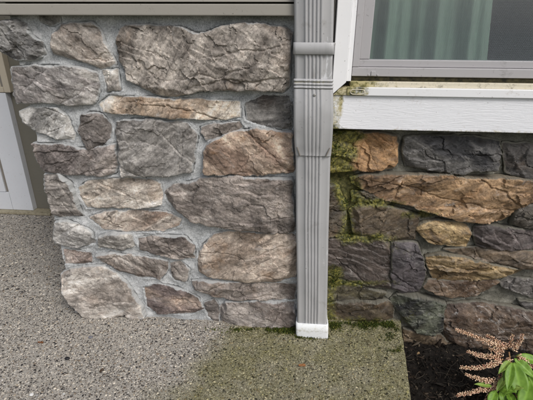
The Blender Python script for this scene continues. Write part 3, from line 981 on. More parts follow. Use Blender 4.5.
# ------------------------------------------------------------------ downspout
Y_DS = -0.052
ds = thing('downspout', 'grey ribbed metal downspout in the corner between the two stone walls', 'downspout', (P(312, 330, Y_DS).x, Y_DS, 0))
def centre(py):
    w = {0: (294.0, 334.6), 85: (293.6, 332.6), 130: (292.6, 330.4), 156: (293.6, 329.6), 200: (294.4, 328.0), 270: (296.2, 327.6), 325: (297.4, 327.0)}
    ks = sorted(w)
    l = np.interp(py, ks, [w[q][0] for q in ks]); r_ = np.interp(py, ks, [w[q][1] for q in ks])
    a, b = P(l, py, Y_DS), P(r_, py, Y_DS)
    return (a.x + b.x) / 2, (b.x - a.x), (a.z + b.z) / 2
W0 = centre(250)[1]
cx_top, cx_bot = centre(20)[0], centre(320)[0]
z_top_ref, z_bot_ref = centre(20)[2], centre(320)[2]
def cx_at(z):
    return cx_bot + (cx_top - cx_bot) * (z - z_bot_ref) / (z_top_ref - z_bot_ref)
def zpx(py):
    return P(312, py, Y_DS).z
DEPTH = 0.066
def section(w, d, flute, nfl=5, ripple=0.0):
    """outline of the ribbed pipe, front at y = 0, counted from the front left corner"""
    pts = []
    hw, r_ = w / 2, 0.007
    fw = w * 0.50
    def arc(cx_, cy_, a0, a1, n=5):
        for i in range(n + 1):
            a = a0 + (a1 - a0) * i / n
            pts.append((cx_ + r_ * math.cos(a), cy_ + r_ * math.sin(a)))
    arc(-hw + r_, r_, math.pi, 1.5 * math.pi)
    n = nfl * 8
    for i in range(n + 1):
        u = i / n
        s = abs(math.sin(math.pi * u * nfl))
        pts.append((-fw / 2 + fw * u, flute * (1 - s ** 0.7) - flute * 0.25 * s))
    arc(hw - r_, r_, 1.5 * math.pi, 2 * math.pi)
    for i in range(1, 6):
        pts.append((hw - 0.0015 * math.sin(math.pi * i / 6), r_ + (d - 2 * r_) * i / 6))
    arc(hw - r_, d - r_, 0, .5 * math.pi)
    arc(-hw + r_, d - r_, .5 * math.pi, math.pi)
    for i in range(1, 6):
        pts.append((-hw + 0.0015 * math.sin(math.pi * i / 6), d - r_ - (d - 2 * r_) * i / 6))
    return pts
def loft(name, rings, parent, mat, cap=False, dent=0.0):
    V, F = [], []
    n = None
    for (z, yoff, w, d, fl) in rings:
        s = section(w, d, fl)
        n = len(s)
        cx_ = cx_at(z)
        for (a, b) in s:
            V.append((cx_ + a, Y_DS + yoff + b, z))
    for i in range(len(rings) - 1):
        for j in range(n):
            F.append([i * n + j, (i + 1) * n + j, (i + 1) * n + (j + 1) % n, i * n + (j + 1) % n])
    if cap:
        F.append(list(range(n)))
        F.append(list(range((len(rings) - 1) * n, len(rings) * n))[::-1])
    V = np.array(V)
    if dent:
        V[:, 1] += fbm(V[:, 0] * 22, V[:, 2] * 16, 321, 4) * dent
        V[:, 0] += fbm(V[:, 1] * 12 + 4, V[:, 2] * 8, 322, 2) * dent * .6
    loc = (cx_at(rings[0][0]), Y_DS, min(r_[0] for r_ in rings))
    me = mesh_from(V, F, name, True, loc)
    px, py, _ = to_px(V)
    set_attr(me, 'mould', np.clip(.34 * np.exp(-((py - 82) / 3) ** 2) + .34 * np.exp(-((py - 330) / 8) ** 2), 0, 1))
    return put(name, me, mat, parent, loc)
zj, zk, zt = zpx(155.5), zpx(89), zpx(79)
# lower pipe
zs_ = np.linspace(zj + 0.012, 0.012, 40)
loft('lower_pipe', [(z, 0.0, W0, DEPTH, 0.0028) for z in zs_], ds, M['downspout'], dent=0.0026)
# elbow bowed forward over the stone
R_ = []
for i in range(25):
    u = i / 24
    z = zk + (zj - zk) * u
    R_.append((z, -0.004 - 0.010 * math.sin(math.pi * min(1, u * 1.05)) , W0 + 0.0012 + 0.0055 * math.sin(math.pi * min(1, .12 + u * .88)) ** .7, DEPTH + 0.004 + 0.006 * math.sin(math.pi * u), 0.0022))
loft('elbow', R_, ds, M['downspout'], dent=0.0022)
# crimped ribs
R_ = []
for i in range(37):
    u = i / 36
    z = zt + (zk - zt) * u
    R_.append((z, 0.002 - 0.0040 * abs(math.sin(u * 3 * math.pi)) - 0.004 * u, W0 + 0.0015 + 0.004 * abs(math.sin(u * 3 * math.pi)), DEPTH + 0.002, 0.0012))
loft('crimped_collar', R_, ds, M['downspout'], dent=0.0034)
# upper pipe
zs_ = np.linspace(WALL_TOP, zt - 0.001, 60)
loft('upper_pipe', [(z, 0.002, W0 - 0.0005, DEPTH, 0.0030) for z in zs_], ds, M['downspout'], dent=0.0018)
# strap
zs0, zs1 = zpx(54.5), zpx(42.5)
R_ = [(zs0, -0.0014, W0 + 0.003, DEPTH + .003, 0.0), (zs0 + 0.001, -0.0028, W0 + 0.005, DEPTH + .005, 0.0), (zs1 - 0.001, -0.0028, W0 + 0.005, DEPTH + .005, 0.0), (zs1, -0.0014, W0 + 0.003, DEPTH + .003, 0.0)]
loft('strap', R_, ds, M['downspout'])
# screws
def screw(x, y, z, facing):
    bm = bmesh.new()
    bmesh.ops.create_uvsphere(bm, u_segments=12, v_segments=8, radius=0.0034)
    bmesh.ops.scale(bm, vec=(1, .5, 1) if facing == 'f' else (.6, 1, 1), verts=bm.verts)
    return put('screw', bm_mesh(bm, 'screw', True), M['screw'], ds, (x, y, z))
s1 = P(314.5, 95, Y_DS - 0.008); screw(s1.x, Y_DS - 0.0095, s1.z, 'f')
s2 = P(335.5, 44, Y_DS + 0.02); screw(cx_at(s2.z) + W0 / 2 + 0.004, Y_DS + 0.02, s2.z, 's')
# folded crimp tabs at the elbow foot
for sgn in (-1, 1):
    zc_ = zpx(151)
    bm = bmesh.new()
    box_bm(bm, -0.0012, 0.0012, -0.002, 0.002, -0.012, 0.012, 0.0008)
    bmesh.ops.rotate(bm, verts=bm.verts, matrix=Matrix.Rotation(sgn * 0.35, 3, 'Y'))
    t_g = M['groove']
    put('crimp_tab', bm_mesh(bm, 'crimp_tab'), t_g, ds, (cx_at(zc_) + sgn * W0 * 0.41, Y_DS - 0.0062, zc_))
# white outlet shoe, its foot ragged where it meets the slab
V, F = [], []
zs1 = zpx(323.5)
secs = [(-0.002, -0.0035, W0 + 0.010, DEPTH + 0.012, 0.0), (zs1 * .5, -0.0035, W0 + 0.010, DEPTH + 0.012, 0), (zs1, -0.0035, W0 + 0.0095, DEPTH + 0.012, 0), (zs1, 0.0005, W0 + 0.0015, DEPTH, 0), (-0.002, 0.0005, W0 + 0.0015, DEPTH, 0)]
loft('outlet_shoe', secs, ds, M['white_plastic'])

# ------------------------------------------------------------------ recessed entry at the left
yd = Y_DOOR
pw_ = thing('porch_wall', 'dark taupe strip of recessed wall between the white door panel and the stone', 'wall', (X_LEFT, yd, 0))
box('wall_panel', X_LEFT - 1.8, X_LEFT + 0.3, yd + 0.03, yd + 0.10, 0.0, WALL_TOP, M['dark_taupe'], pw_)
def XD(px, py, dy=0.0):
    return P(px, py, yd + dy)
dr = thing('entry_door', 'white panelled door unit with beige glazing frame recessed at the left edge', 'door', (XD(10, 213).x, yd, 0))
xr = 0.5 * (XD(9, 108).x + XD(34, 211).x)
z_w = XD(8, 93).z
ww = XD(34, 205).x - XD(14, 205).x
xst = xr - ww
box('stile', xst, xr, yd - 0.002, yd + 0.03, 0.014, z_w, M['white_door'], dr, 0.002)
zb = XD(10, 192).z
box('groove_shade', xst - 0.016, xst - 0.0005, yd + 0.006, yd + 0.03, zb, z_w - 0.001, M['groove'], dr)  # shade of the door's groove, put in as a grey strip
box('panel', xst - 0.45, xst - 0.0165, yd - 0.001, yd + 0.03, zb, z_w - 0.001, M['white_door'], dr, 0.002)
box('bottom_rail', xst - 0.45, xst - 0.002, yd - 0.002, yd + 0.03, 0.014, zb - 0.002, M['white_door'], dr, 0.002)
# beige glazed part above
x_b = XD(12, 92).x - 0.004
box('glazing_frame', x_b - 0.03, x_b, yd - 0.004, yd + 0.03, z_w + 0.002, z_w + 1.0, M['beige'], dr, 0.003)
box('glazing_frame', xst - 0.45, x_b - 0.031, yd - 0.004, yd + 0.03, z_w + 0.002, z_w + 0.026, M['beige'], dr, 0.003)
box('glazing_bead', x_b - 0.044, x_b - 0.0305, yd + 0.004, yd + 0.03, z_w + 0.0265, z_w + 1.0, M['groove'], dr, 0.001)
box('glass_pane', xst - 0.45, x_b - 0.0445, yd + 0.012, yd + 0.016, z_w + 0.0265, z_w + 1.0, M['beige'], dr)
box('threshold', xst - 0.45, xr + 0.10, yd - 0.03, yd + 0.029, 0.002, 0.013, M['threshold'], dr, 0.002)
# porch ceiling above the recess
tag(box('porch_ceiling', X_LEFT - 1.8, X_LEFT + 0.02, 0.05, yd + 0.1, WALL_TOP - 0.05, WALL_TOP, M['white_paint']), kind='structure')

# ------------------------------------------------------------------ slab with exposed aggregate
slab_c = G(399.5, 322, 0); slab_e = G(410, 400, 0)
dxy = (slab_e.x - slab_c.x) / (slab_e.y - slab_c.y)
def slab_edge_x(y):
    return slab_c.x + dxy * (y - slab_c.y)
X_SL0, Y_SL0 = X_LEFT - 1.8, -1.9
def algae(x, y):
    px, py, _ = to_px(np.column_stack([x, y, np.zeros(len(x))]))
    n = fbm(x * 7, y * 7, 40, 5, .6) * 34
    lim = 226 - (py - 330) * 1.0
    a = smooth(-25, 30, px - lim + n) * smooth(305, 330, py + 6) * smooth(0.10, -0.02, y)
    a = a * (0.80 + 0.3 * smooth(-.35, .35, fbm(x * 16, y * 16, 44, 5, .65)))
    a = np.where(py > 520, a * 0.6, a)
    wet = smooth(16, 2, py - 327 + n * .3) * smooth(205, 275, px + n)
    return np.clip(a * 0.95 + wet * 0.4 + np.exp(-((px - 403 - (py - 330) * .1) / 9) ** 2) * smooth(318, 325, py) * .35, 0, 1)
t = MT('exposed aggregate cement')
co = t.coord()
c = t.ramp(t.noise(co, 5, 5, .6), [(.3, S(142, 138, 131)), (.7, S(168, 163, 155))])
c = t.mix(t.ramp(t.vor(co, 190), [(.30, .9), (.62, 0.0)]), c, t.ramp(t.vor(co, 190, 'F1', 'Color'), [(.2, (0.03, 0.027, 0.024)), (.45, (0.20, 0.17, 0.14)), (.8, (0.44, 0.42, 0.38))]))
c = t.mix(.6, c, t.ramp(t.noise(co, 500, 2, .7), [(.3, .15), (.7, .85)]), 'OVERLAY')
al = t.attr('algae')
acol = t.ramp(t.noise(co, 40, 5, .7), [(.3, (0.065, 0.066, 0.012)), (.55, (0.14, 0.133, 0.028)), (.75, (0.24, 0.22, 0.05))])
c = t.mix(t.math('MULTIPLY', al, 0.72), c, t.mix(.55, acol, t.mix(1.0, c, (.40, .40, .16), 'MULTIPLY')))
n = t.bump(t.noise(co, 260, 4, .7), .8, .003)
t.done(c, .85, n, .3)
M['slab'] = t.m
ys = np.unique(np.concatenate([np.arange(Y_SL0, -0.75, 0.15), np.arange(-0.75, 0.06, 0.012), np.arange(0.06, yd + 0.05, 0.06)]))
us = np.linspace(0, 1, 150) ** 0.8
V, nx = [], len(us)
for y in ys:
    xe = slab_edge_x(min(y, 0.06))
    for u in us:
        V.append((X_SL0 + (xe - X_SL0) * u, y, 0.0))
V = np.array(V)
V[:, 2] = fbm(V[:, 0] * 6, V[:, 1] * 6, 71, 3) * 0.0012
idx = np.arange(len(V)).reshape(len(ys), nx)
F = np.column_stack([idx[:-1, :-1].ravel(), idx[:-1, 1:].ravel(), idx[1:, 1:].ravel(), idx[1:, :-1].ravel()]).tolist()
# right edge skirt with a rounded nose
nv = len(V)
sk = []
for r_i, y in enumerate(ys):
    xe = slab_edge_x(min(y, 0.06))
    wob = 0.002 * float(fbm(np.array([y * 40]), np.array([0.0]), 5, 3)[0])
    sk += [(xe + 0.004 + wob, y, -0.003), (xe + 0.006 + wob, y, -0.012), (xe + 0.006 + wob, y, -0.14)]
V = np.vstack([V, np.array(sk)])
for r_i in range(len(ys) - 1):
    a, b = idx[r_i, -1], idx[r_i + 1, -1]
    k0, k1 = nv + 3 * r_i, nv + 3 * (r_i + 1)
    F += [[a, k0, k1, b], [k0, k0 + 1, k1 + 1, k1], [k0 + 1, k0 + 2, k1 + 2, k1 + 1]]
me = mesh_from(V, F, 'patio_slab', True)
set_attr(me, 'algae', algae(V[:, 0], V[:, 1]))
slab = tag(put('patio_slab', me, M['slab']), kind='structure')

# pebbles
def pebbles(step, y_lo, y_hi, seed):
    r = np.random.default_rng(seed)
    gx, gy = np.meshgrid(np.arange(X_LEFT - 1.3, slab_edge_x(-.75) + .1, step), np.arange(y_lo, y_hi, step))
    x = gx.ravel() + r.uniform(-.5, .5, gx.size) * step
    y = gy.ravel() + r.uniform(-.5, .5, gx.size) * step
    px, py, _ = to_px(np.column_stack([x, y, np.zeros(len(x))]))
    k = (px > -45) & (px < 440) & (py < 450) & (x < slab_edge_x(y) + 0.001)
    k &= (x < X_LEFT + 0.02) | (y < np.where(x < X_SEAM - 0.02, -0.004, Y_HOUSE - 0.012))
    k &= r.random(len(x)) < 0.9
    return x[k], y[k]
x1_, y1_ = pebbles(0.0046, -0.72, 0.07, 1)
x2_, y2_ = pebbles(0.0075, 0.07, yd - 0.01, 2)
x, y = np.concatenate([x1_, x2_]), np.concatenate([y1_, y2_])
r = np.random.default_rng(3)
n = len(x)
rad = np.clip(r.lognormal(math.log(0.0020), 0.36, n), 0.0009, 0.0046) * np.where(y > 0.07, 1.35, 1.0)
K = 6
ang = np.linspace(0, 2 * math.pi, K, endpoint=False)
asp = r.uniform(0.62, 1.0, n); rot = r.uniform(0, math.pi, n)
hgt = rad * r.uniform(0.16, 0.42, n)
def ring(scale, z):
    a = ang[None, :] + r.uniform(-.3, .3, (n, K))
    q = scale * rad[:, None] * r.uniform(.8, 1.15, (n, K))
    ux, uy = np.cos(a) * q, np.sin(a) * q * asp[:, None]
    cx_, sy_ = np.cos(rot)[:, None], np.sin(rot)[:, None]
    return np.stack([x[:, None] + ux * cx_ - uy * sy_, y[:, None] + ux * sy_ + uy * cx_, np.broadcast_to(z[:, None], (n, K))], -1)
z0_ = fbm(x * 6, y * 6, 71, 3) * 0.0012
Vp = np.concatenate([ring(1.0, z0_ - 0.0008), ring(0.72, z0_ + hgt * .8), np.stack([x, y, z0_ + hgt], -1)[:, None, :]], 1)
Fq, Ft = [], []
b0 = np.arange(n) * (2 * K + 1)
tri = []
for i in range(K):
    j = (i + 1) % K
    tri.append(np.column_stack([b0 + i, b0 + j, b0 + K + j]))
    tri.append(np.column_stack([b0 + i, b0 + K + j, b0 + K + i]))
    tri.append(np.column_stack([b0 + K + i, b0 + K + j, b0 + 2 * K]))
tri = np.vstack(tri)
Vp = Vp.reshape(-1, 3)
me = bpy.data.meshes.new('aggregate')
me.vertices.add(len(Vp)); me.vertices.foreach_set('co', Vp.ravel().astype(np.float32))
me.loops.add(len(tri) * 3); me.loops.foreach_set('vertex_index', tri.ravel().astype(np.int32))
me.polygons.add(len(tri)); me.polygons.foreach_set('loop_start', (np.arange(len(tri)) * 3).astype(np.int32))
me.polygons.foreach_set('use_smooth', np.ones(len(tri), bool))
me.update(calc_edges=True)
pal = np.array([S(*c) for c in [(196,188,174), (182,175,165), (164,157,148), (208,199,184), (128,122,116), (80,76,74), (50,48,48), (38,36,36), (136,122,106), (160,146,126), (104,92,80), (190,185,178)]])
wts = np.array([16, 17, 11, 13, 8, 9, 10, 8, 6, 6, 5, 10], float); wts /= wts.sum()
pc = pal[r.choice(len(pal), n, p=wts)] * r.uniform(.74, 1.08, (n, 1))
set_col(me, 'stone_colour', np.repeat(pc, 2 * K + 1, 0))
set_attr(me, 'algae', np.repeat(algae(x, y), 2 * K + 1))
t = MT('aggregate pebbles')
c = t.attr('stone_colour', 'GEOMETRY', 'Color')
co = t.coord()
c = t.mix(.5, c, t.ramp(t.noise(co, 600, 2, .7), [(.3, .2), (.7, .8)]), 'OVERLAY')
al = t.attr('algae')
af = t.math('MULTIPLY', al, t.ramp(t.noise(co, 45, 5, .7), [(.35, .55), (.65, 1.0)]))
c = t.mix(t.math('MULTIPLY', af, .95), c, t.mix(.18, t.mix(1.0, c, (.50, .50, .19), 'MULTIPLY'), (0.13, 0.125, 0.035)))
t.done(c, .62, None, .35)
agg = put('aggregate', me, t.m, slab)
agg['kind'] = 'stuff'

# ------------------------------------------------------------------ loose bits lying on the slab
def loose_pebble(px, py, rad, col, label, cat='pebble'):
    p = G(px, py, 0)
    bm = bmesh.new()
    bmesh.ops.create_icosphere(bm, subdivisions=3, radius=rad)
    for v in bm.verts:
        k = 1 + 0.22 * float(vnoise(np.array([v.co.x * 160 + px]), np.array([v.co.y * 160]), np.array([v.co.z * 160]))[0])
        v.co = Vector((v.co.x * k * 1.15, v.co.y * k * .8, v.co.z * k * .55))
    t = MT('pebble ' + label.split()[0])
    c = t.mix(t.ramp(t.noise(t.coord(), 300, 3), [(.3, 0.), (.7, .6)]), col, tuple(q * .6 for q in col))
    t.done(c, .5, None, .4)
    o = put('pebble', bm_mesh(bm, 'pebble', True), t.m, None, (p.x, p.y, 0.001 + rad * .5))
    return tag(o, label, cat)
loose_pebble(67.5, 359.5, 0.0068, (0.018, 0.018, 0.020), 'black pebble lying on the bare slab at lower left')
loose_pebble(32, 395.5, 0.0056, (0.72, 0.72, 0.70), 'white pebble on the slab near the bottom left corner')
loose_pebble(37, 396, 0.0042, (0.30, 0.29, 0.28), 'small grey pebble beside the white one on the slab')
loose_pebble(91, 338, 0.0062, (0.17, 0.17, 0.19), 'dark grey pebble set below the big corner stone')
loose_pebble(64, 394.5, 0.003, (0.6, 0.6, 0.58), 'tiny pale pebble right of the white pebble')
def dead_leaf(px, py, ln, wd, rotz, col, label):
    p = G(px, py, 0)
    V, F = [], []
    for i in range(9):
        u = i / 8
        w = wd * math.sin(math.pi * min(1, u * .96 + .02)) ** .8
        for s in (-1, -.5, 0, .5, 1):
            V.append((ln * (u - .5), s * w, 0.0025 + 0.004 * abs(s) * (1 - .4 * u) + 0.0018 * math.sin(u * 7 + s * 2)))
    for i in range(8):
        for j in range(4):
            F.append([i * 5 + j, i * 5 + j + 1, (i + 1) * 5 + j + 1, (i + 1) * 5 + j])
    t = MT('dead leaf')
    t.done(t.mix(t.ramp(t.noise(t.coord(), 200, 4), [(.3, 0.), (.7, .8)]), col, tuple(q * .4 for q in col)), .7)
    o = put('dead_leaf', mesh_from(V, F, 'dead_leaf', True), t.m, None, (p.x, p.y, 0.0015))
    o.rotation_euler.z = rotz
    md = o.modifiers.new('thickness', 'SOLIDIFY'); md.thickness = .0005
    return tag(o, label, 'leaf')
dead_leaf(41, 344, .016, .0042, .1, (0.20, 0.085, 0.035), 'rusty brown dead leaf scrap on the slab at left')
dead_leaf(102, 372, .014, .0050, 1.2, (0.085, 0.055, 0.035), 'dark brown leaf scrap right of the black pebble')
dead_leaf(302, 367, .020, .0060, .15, (0.32, 0.15, 0.06), 'orange brown leaf scrap on the green stained slab below the downspout')
dead_leaf(418, 355, .012, .0035, .7, (0.30, 0.20, 0.10), 'pale dry leaf scrap on the dark soil beside the slab edge')

# ------------------------------------------------------------------ ground and soil bed
t = MT('lawn and earth')
co = t.coord()
t.done(t.ramp(t.noise(co, 3, 8, .7), [(.3, (0.045, 0.055, 0.022)), (.6, (0.075, 0.09, 0.035)), (.8, (0.12, 0.10, 0.06))]), .95, t.bump(t.noise(co, 60, 6, .7), .8, .02), .1)
bm = bmesh.new()
for a in ((-150, -150), (150, -150), (150, 150), (-150, 150)):
    bm.verts.new((a[0], a[1], -0.16))
bm.faces.new(bm.verts)
tag(put('ground', bm_mesh(bm, 'ground'), t.m), kind='structure')

t = MT('dark damp soil')
co = t.coord()
c = t.ramp(t.noise(co, 45, 8, .75), [(.3, (0.006, 0.005, 0.004)), (.55, (0.020, 0.016, 0.013)), (.78, (0.060, 0.048, 0.038))])
n = t.bump(t.noise(co, 70, 8, .75), 1.0, .010)
t.done(c, .85, t.bump(t.noise(co, 300, 4, .7), .8, .003, n), .25)
M['soil'] = t.m
xs, yy = np.arange(0, 1.0, .008), np.arange(-1.0, Y_HOUSE + .03, .008)
gx, gy = np.meshgrid(xs, yy)
V = np.column_stack([gx.ravel() + slab_c.x - .02, gy.ravel(), np.zeros(gx.size)])
keep = None
V[:, 2] = Z_SOIL - 0.004 + fbm(V[:, 0] * 14, V[:, 1] * 14, 81, 5, .6) * 0.016 + fbm(V[:, 0] * 70, V[:, 1] * 70, 82, 4, .65) * 0.006
idx = np.arange(len(V)).reshape(len(yy), len(xs))
F = np.column_stack([idx[:-1, :-1].ravel(), idx[:-1, 1:].ravel(), idx[1:, 1:].ravel(), idx[1:, :-1].ravel()])
xe = V[:, 0][F].mean(1) - np.array([slab_edge_x(q) for q in V[:, 1][F].mean(1)])
F = F[xe > -0.012]
tag(put('soil_bed', mesh_from(V, F, 'soil_bed', True), M['soil']), kind='structure')
def soil_z(x, y):
    a = np.array([x]); b = np.array([y])
    return float(Z_SOIL - 0.004 + fbm(a * 14, b * 14, 81, 5, .6)[0] * 0.016 + fbm(a * 70, b * 70, 82, 4, .65)[0] * 0.006)
# crumbs, bark bits and rootlets
V, F, Cc = [], [], []
r = np.random.default_rng(11)
for i in range(5200):
    yq = r.uniform(-0.45, Y_HOUSE - .005)
    xq = slab_edge_x(yq) + .008 + r.uniform(0, .55)
    zq = soil_z(xq, yq) if i % 4 == 0 else Z_SOIL - 0.002 + r.uniform(-.004, .006)
    b0_ = len(V)
    sz = r.lognormal(math.log(.0030), .5)
    el = r.uniform(1, 3.2)
    a = r.uniform(0, 6.28); tl = r.normal(0, .3)
    d1 = np.array([math.cos(a) * math.cos(tl), math.sin(a) * math.cos(tl), math.sin(tl)]); d2 = np.array([-math.sin(a), math.cos(a), r.normal(0, .4)]); d3 = np.array([0, 0, 1.])
    cpt = np.array([xq, yq, zq + sz * .3])
    for s1_, s2_, s3_ in ((1, 0, 0), (-1, 0, 0), (0, 1, 0), (0, -1, 0), (0, 0, 1), (0, 0, -1)):
        V.append(cpt + (d1 * s1_ * el * .7 + d2 * s2_ * .6 + d3 * s3_ * .45) * sz * r.uniform(.7, 1.2))
    for t_ in ((0, 2, 4), (2, 1, 4), (1, 3, 4), (3, 0, 4), (2, 0, 5), (1, 2, 5), (3, 1, 5), (0, 3, 5)):
        F.append([b0_ + q for q in t_])
    g = r.random()
    colr = np.array((0.012, 0.010, 0.008)) if g < .6 else np.array((0.035, 0.025, 0.018)) if g < .9 else np.array((0.10, 0.080, 0.058))
    Cc += [colr * r.uniform(.7, 1.4)] * 6
for i in range(90):       # thin pale rootlets
    yq = r.uniform(-0.35, 0.02); xq = slab_edge_x(yq) + .012 + r.uniform(0, .4)
    a = r.uniform(0, 6.28); ln = r.uniform(.02, .06); cv = r.normal(0, 1.2)
    prev = None
    for q in range(6):
        u = q / 5
        aa = a + cv * u
        p = np.array([xq + math.cos(aa) * ln * u, yq + math.sin(aa) * ln * u, Z_SOIL + .006 + .006 * math.sin(u * 3)])
        n_ = np.array([-math.sin(aa), math.cos(aa), 0]) * .0005
        V += [p - n_, p + n_, p + np.array([0, 0, .0007])]
        Cc += [np.array((0.085, 0.072, 0.055))] * 3
        if prev is not None:
            c0 = len(V) - 3
            F += [[prev, c0, c0 + 2, prev + 2], [prev + 1, prev + 2, c0 + 2, c0 + 1], [prev, prev + 1, c0 + 1, c0]]
        prev = len(V) - 3
me = mesh_from(np.array(V), F, 'soil_crumbs')
set_col(me, 'stone_colour', np.array(Cc))
t = MT('soil crumbs')
t.done(t.attr('stone_colour', 'GEOMETRY', 'Color'), .85, None, .2)
tag(put('soil_crumbs', me, t.m), 'dark soil crumbs and bark bits on the planting bed', 'soil', None, 'stuff')

# ------------------------------------------------------------------ moss cushions
def moss_tufts(name, pts, nrm, seed, size, label):
    r = np.random.default_rng(seed)
    V, F, Cc = [], [], []
    for p, n_ in zip(pts, nrm):
        for q in range(3):
            d = n_ * .8 + np.array([0, 0, .55]) + r.normal(0, .55, 3)
            d /= np.linalg.norm(d)
            s = np.cross(d, r.normal(0, 1, 3)); s /= np.linalg.norm(s)
            ln = size * r.uniform(.5, 1.4); w = ln * .28
            b = p + r.normal(0, size * .35, 3) - n_ * .0008
            i0 = len(V)
            V += [b - s * w, b + s * w, b + d * ln * .55 + s * w * .8, b + d * ln, b + d * ln * .55 - s * w * .8]
            F.append([i0, i0 + 1, i0 + 2, i0 + 3, i0 + 4])
            g = r.random()
            base = np.array((0.035, 0.055, 0.010)) if g < .5 else np.array((0.085, 0.10, 0.018)) if g < .85 else np.array((0.15, 0.14, 0.035))
            Cc += [base * r.uniform(.7, 1.3)] * 5
    me = mesh_from(np.array(V), F, name)
    set_col(me, 'stone_colour', np.array(Cc))
    o = put(name, me, M['moss'])
    return tag(o, label, 'moss', None, 'stuff')
t = MT('moss')
c = t.attr('stone_colour', 'GEOMETRY', 'Color')
t.b.inputs['Subsurface Weight'].default_value = 0.0
t.done(c, .8, None, .2)
M['moss'] = t.m
# on stones: sample the stone surfaces where the moss mask is high
pts, nr = [], []
r = np.random.default_rng(21)
for o in list(house.children) + list(pier.children):
    if o.type != 'MESH' or 'moss' not in o.data.attributes:
        continue
    me = o.data
    nvx = len(me.vertices)
    co_ = np.zeros(nvx * 3); me.vertices.foreach_get('co', co_)
    no_ = np.zeros(nvx * 3); me.vertices.foreach_get('normal', no_)
    mo_ = np.zeros(nvx, np.float32); me.attributes['moss'].data.foreach_get('value', mo_)
    co_ = co_.reshape(-1, 3) + np.array(o.location) + np.array(o.parent.location)
    no_ = no_.reshape(-1, 3)
    prob = np.clip((mo_ - .42) * 1.5, 0, 1) * np.clip(.35 + no_[:, 2] * 1.2, .04, 1) * smooth(-.1, .4, fbm(co_[:, 0] * 40, co_[:, 2] * 40, 99, 3))
    k = (r.random(nvx) < prob * .8) & (no_[:, 1] < .3)
    pts.append(co_[k]); nr.append(no_[k])
pts, nr = np.vstack(pts), np.vstack(nr)
moss_tufts('wall_moss', pts, nr, 5, .0050, 'green moss growing on the damp stones right of the downspout')
# along the joint of slab and wall
pj = []
for i in range(6600):
    if i % 6 == 4:
        px, py = r.uniform(296, 329), 335 + abs(r.normal(0, 1.6))
    elif i % 3 == 0:
        px, py = 299 - abs(r.normal(0, 34)), 328.5 + abs(r.normal(0, 2.2))
    elif i % 3 == 1:
        px, py = r.uniform(326, 398), 321.5 + abs(r.normal(0, 3.4))
    else:
        px, py = (r.uniform(330, 401), 323 + abs(r.normal(0, 3))) if r.random() < .7 else (401 - abs(r.normal(0, 9)), r.uniform(322, 352))
    g = G(px, py, 0.001)
    if fbm(np.array([g.x * 30]), np.array([g.y * 30]), 4, 3)[0] > r.uniform(-.35, .45):
        pj.append((g.x, min(g.y, Y_HOUSE - .01), 0.0012))
pj = np.array(pj)
moss_tufts('slab_moss', pj, np.tile([0, 0, 1.], (len(pj), 1)), 6, .0042, 'green moss along the joint where the slab meets the stone wall')

# ------------------------------------------------------------------ shrub with bud racemes
def plant_y(py):
    return -0.13 - (py - 350) * 0.0010
hub0 = P(509, 352, -0.14)
root = Vector((P(530, 372, -0.17).x, -0.17, Z_SOIL - 0.004))
shrub = thing('flowering_shrub', 'small shrub with coral bud sprays and glossy green leaves on dark soil', 'shrub', root)
t = MT('pink green stem')
t.done(t.ramp(t.noise(t.coord(), 120, 3), [(.3, (0.22, 0.10, 0.05)), (.7, (0.32, 0.20, 0.09))]), .6)
M['stem'] = t.m
t = MT('coral buds')
c = t.attr('stone_colour', 'GEOMETRY', 'Color')
t.b.inputs['Subsurface Weight'].default_value = 0.0
t.done(c, .45, None, .4)
M['bud'] = t.m
def tube(name, pts, r0, r1, mat, parent, seg=7):
    V, F = [], []
    pts = [Vector(p) for p in pts]
    for i, p in enumerate(pts):
        d = (pts[min(i + 1, len(pts) - 1)] - pts[max(i - 1, 0)]).normalized()
        a = d.cross(Vector((0.3, 0.2, 1))).normalized(); b = d.cross(a)
        rr_ = r0 + (r1 - r0) * i / (len(pts) - 1)
        for j in range(seg):
            an = 2 * math.pi * j / seg
            V.append(p + (a * math.cos(an) + b * math.sin(an)) * rr_)
    for i in range(len(pts) - 1):
        for j in range(seg):
            F.append([i * seg + j, i * seg + (j + 1) % seg, (i + 1) * seg + (j + 1) % seg, (i + 1) * seg + j])
    F.append(list(range(seg))[::-1]); F.append([(len(pts) - 1) * seg + j for j in range(seg)])
    return put(name, mesh_from([tuple(v) for v in V], F, name, True, pts[0]), mat, parent, pts[0])
def curve3(a, m, b, n):
    out = []
    for i in range(n + 1):
        u = i / n
        out.append(a * (1 - u) ** 2 + m * 2 * u * (1 - u) + b * u * u)
    return out
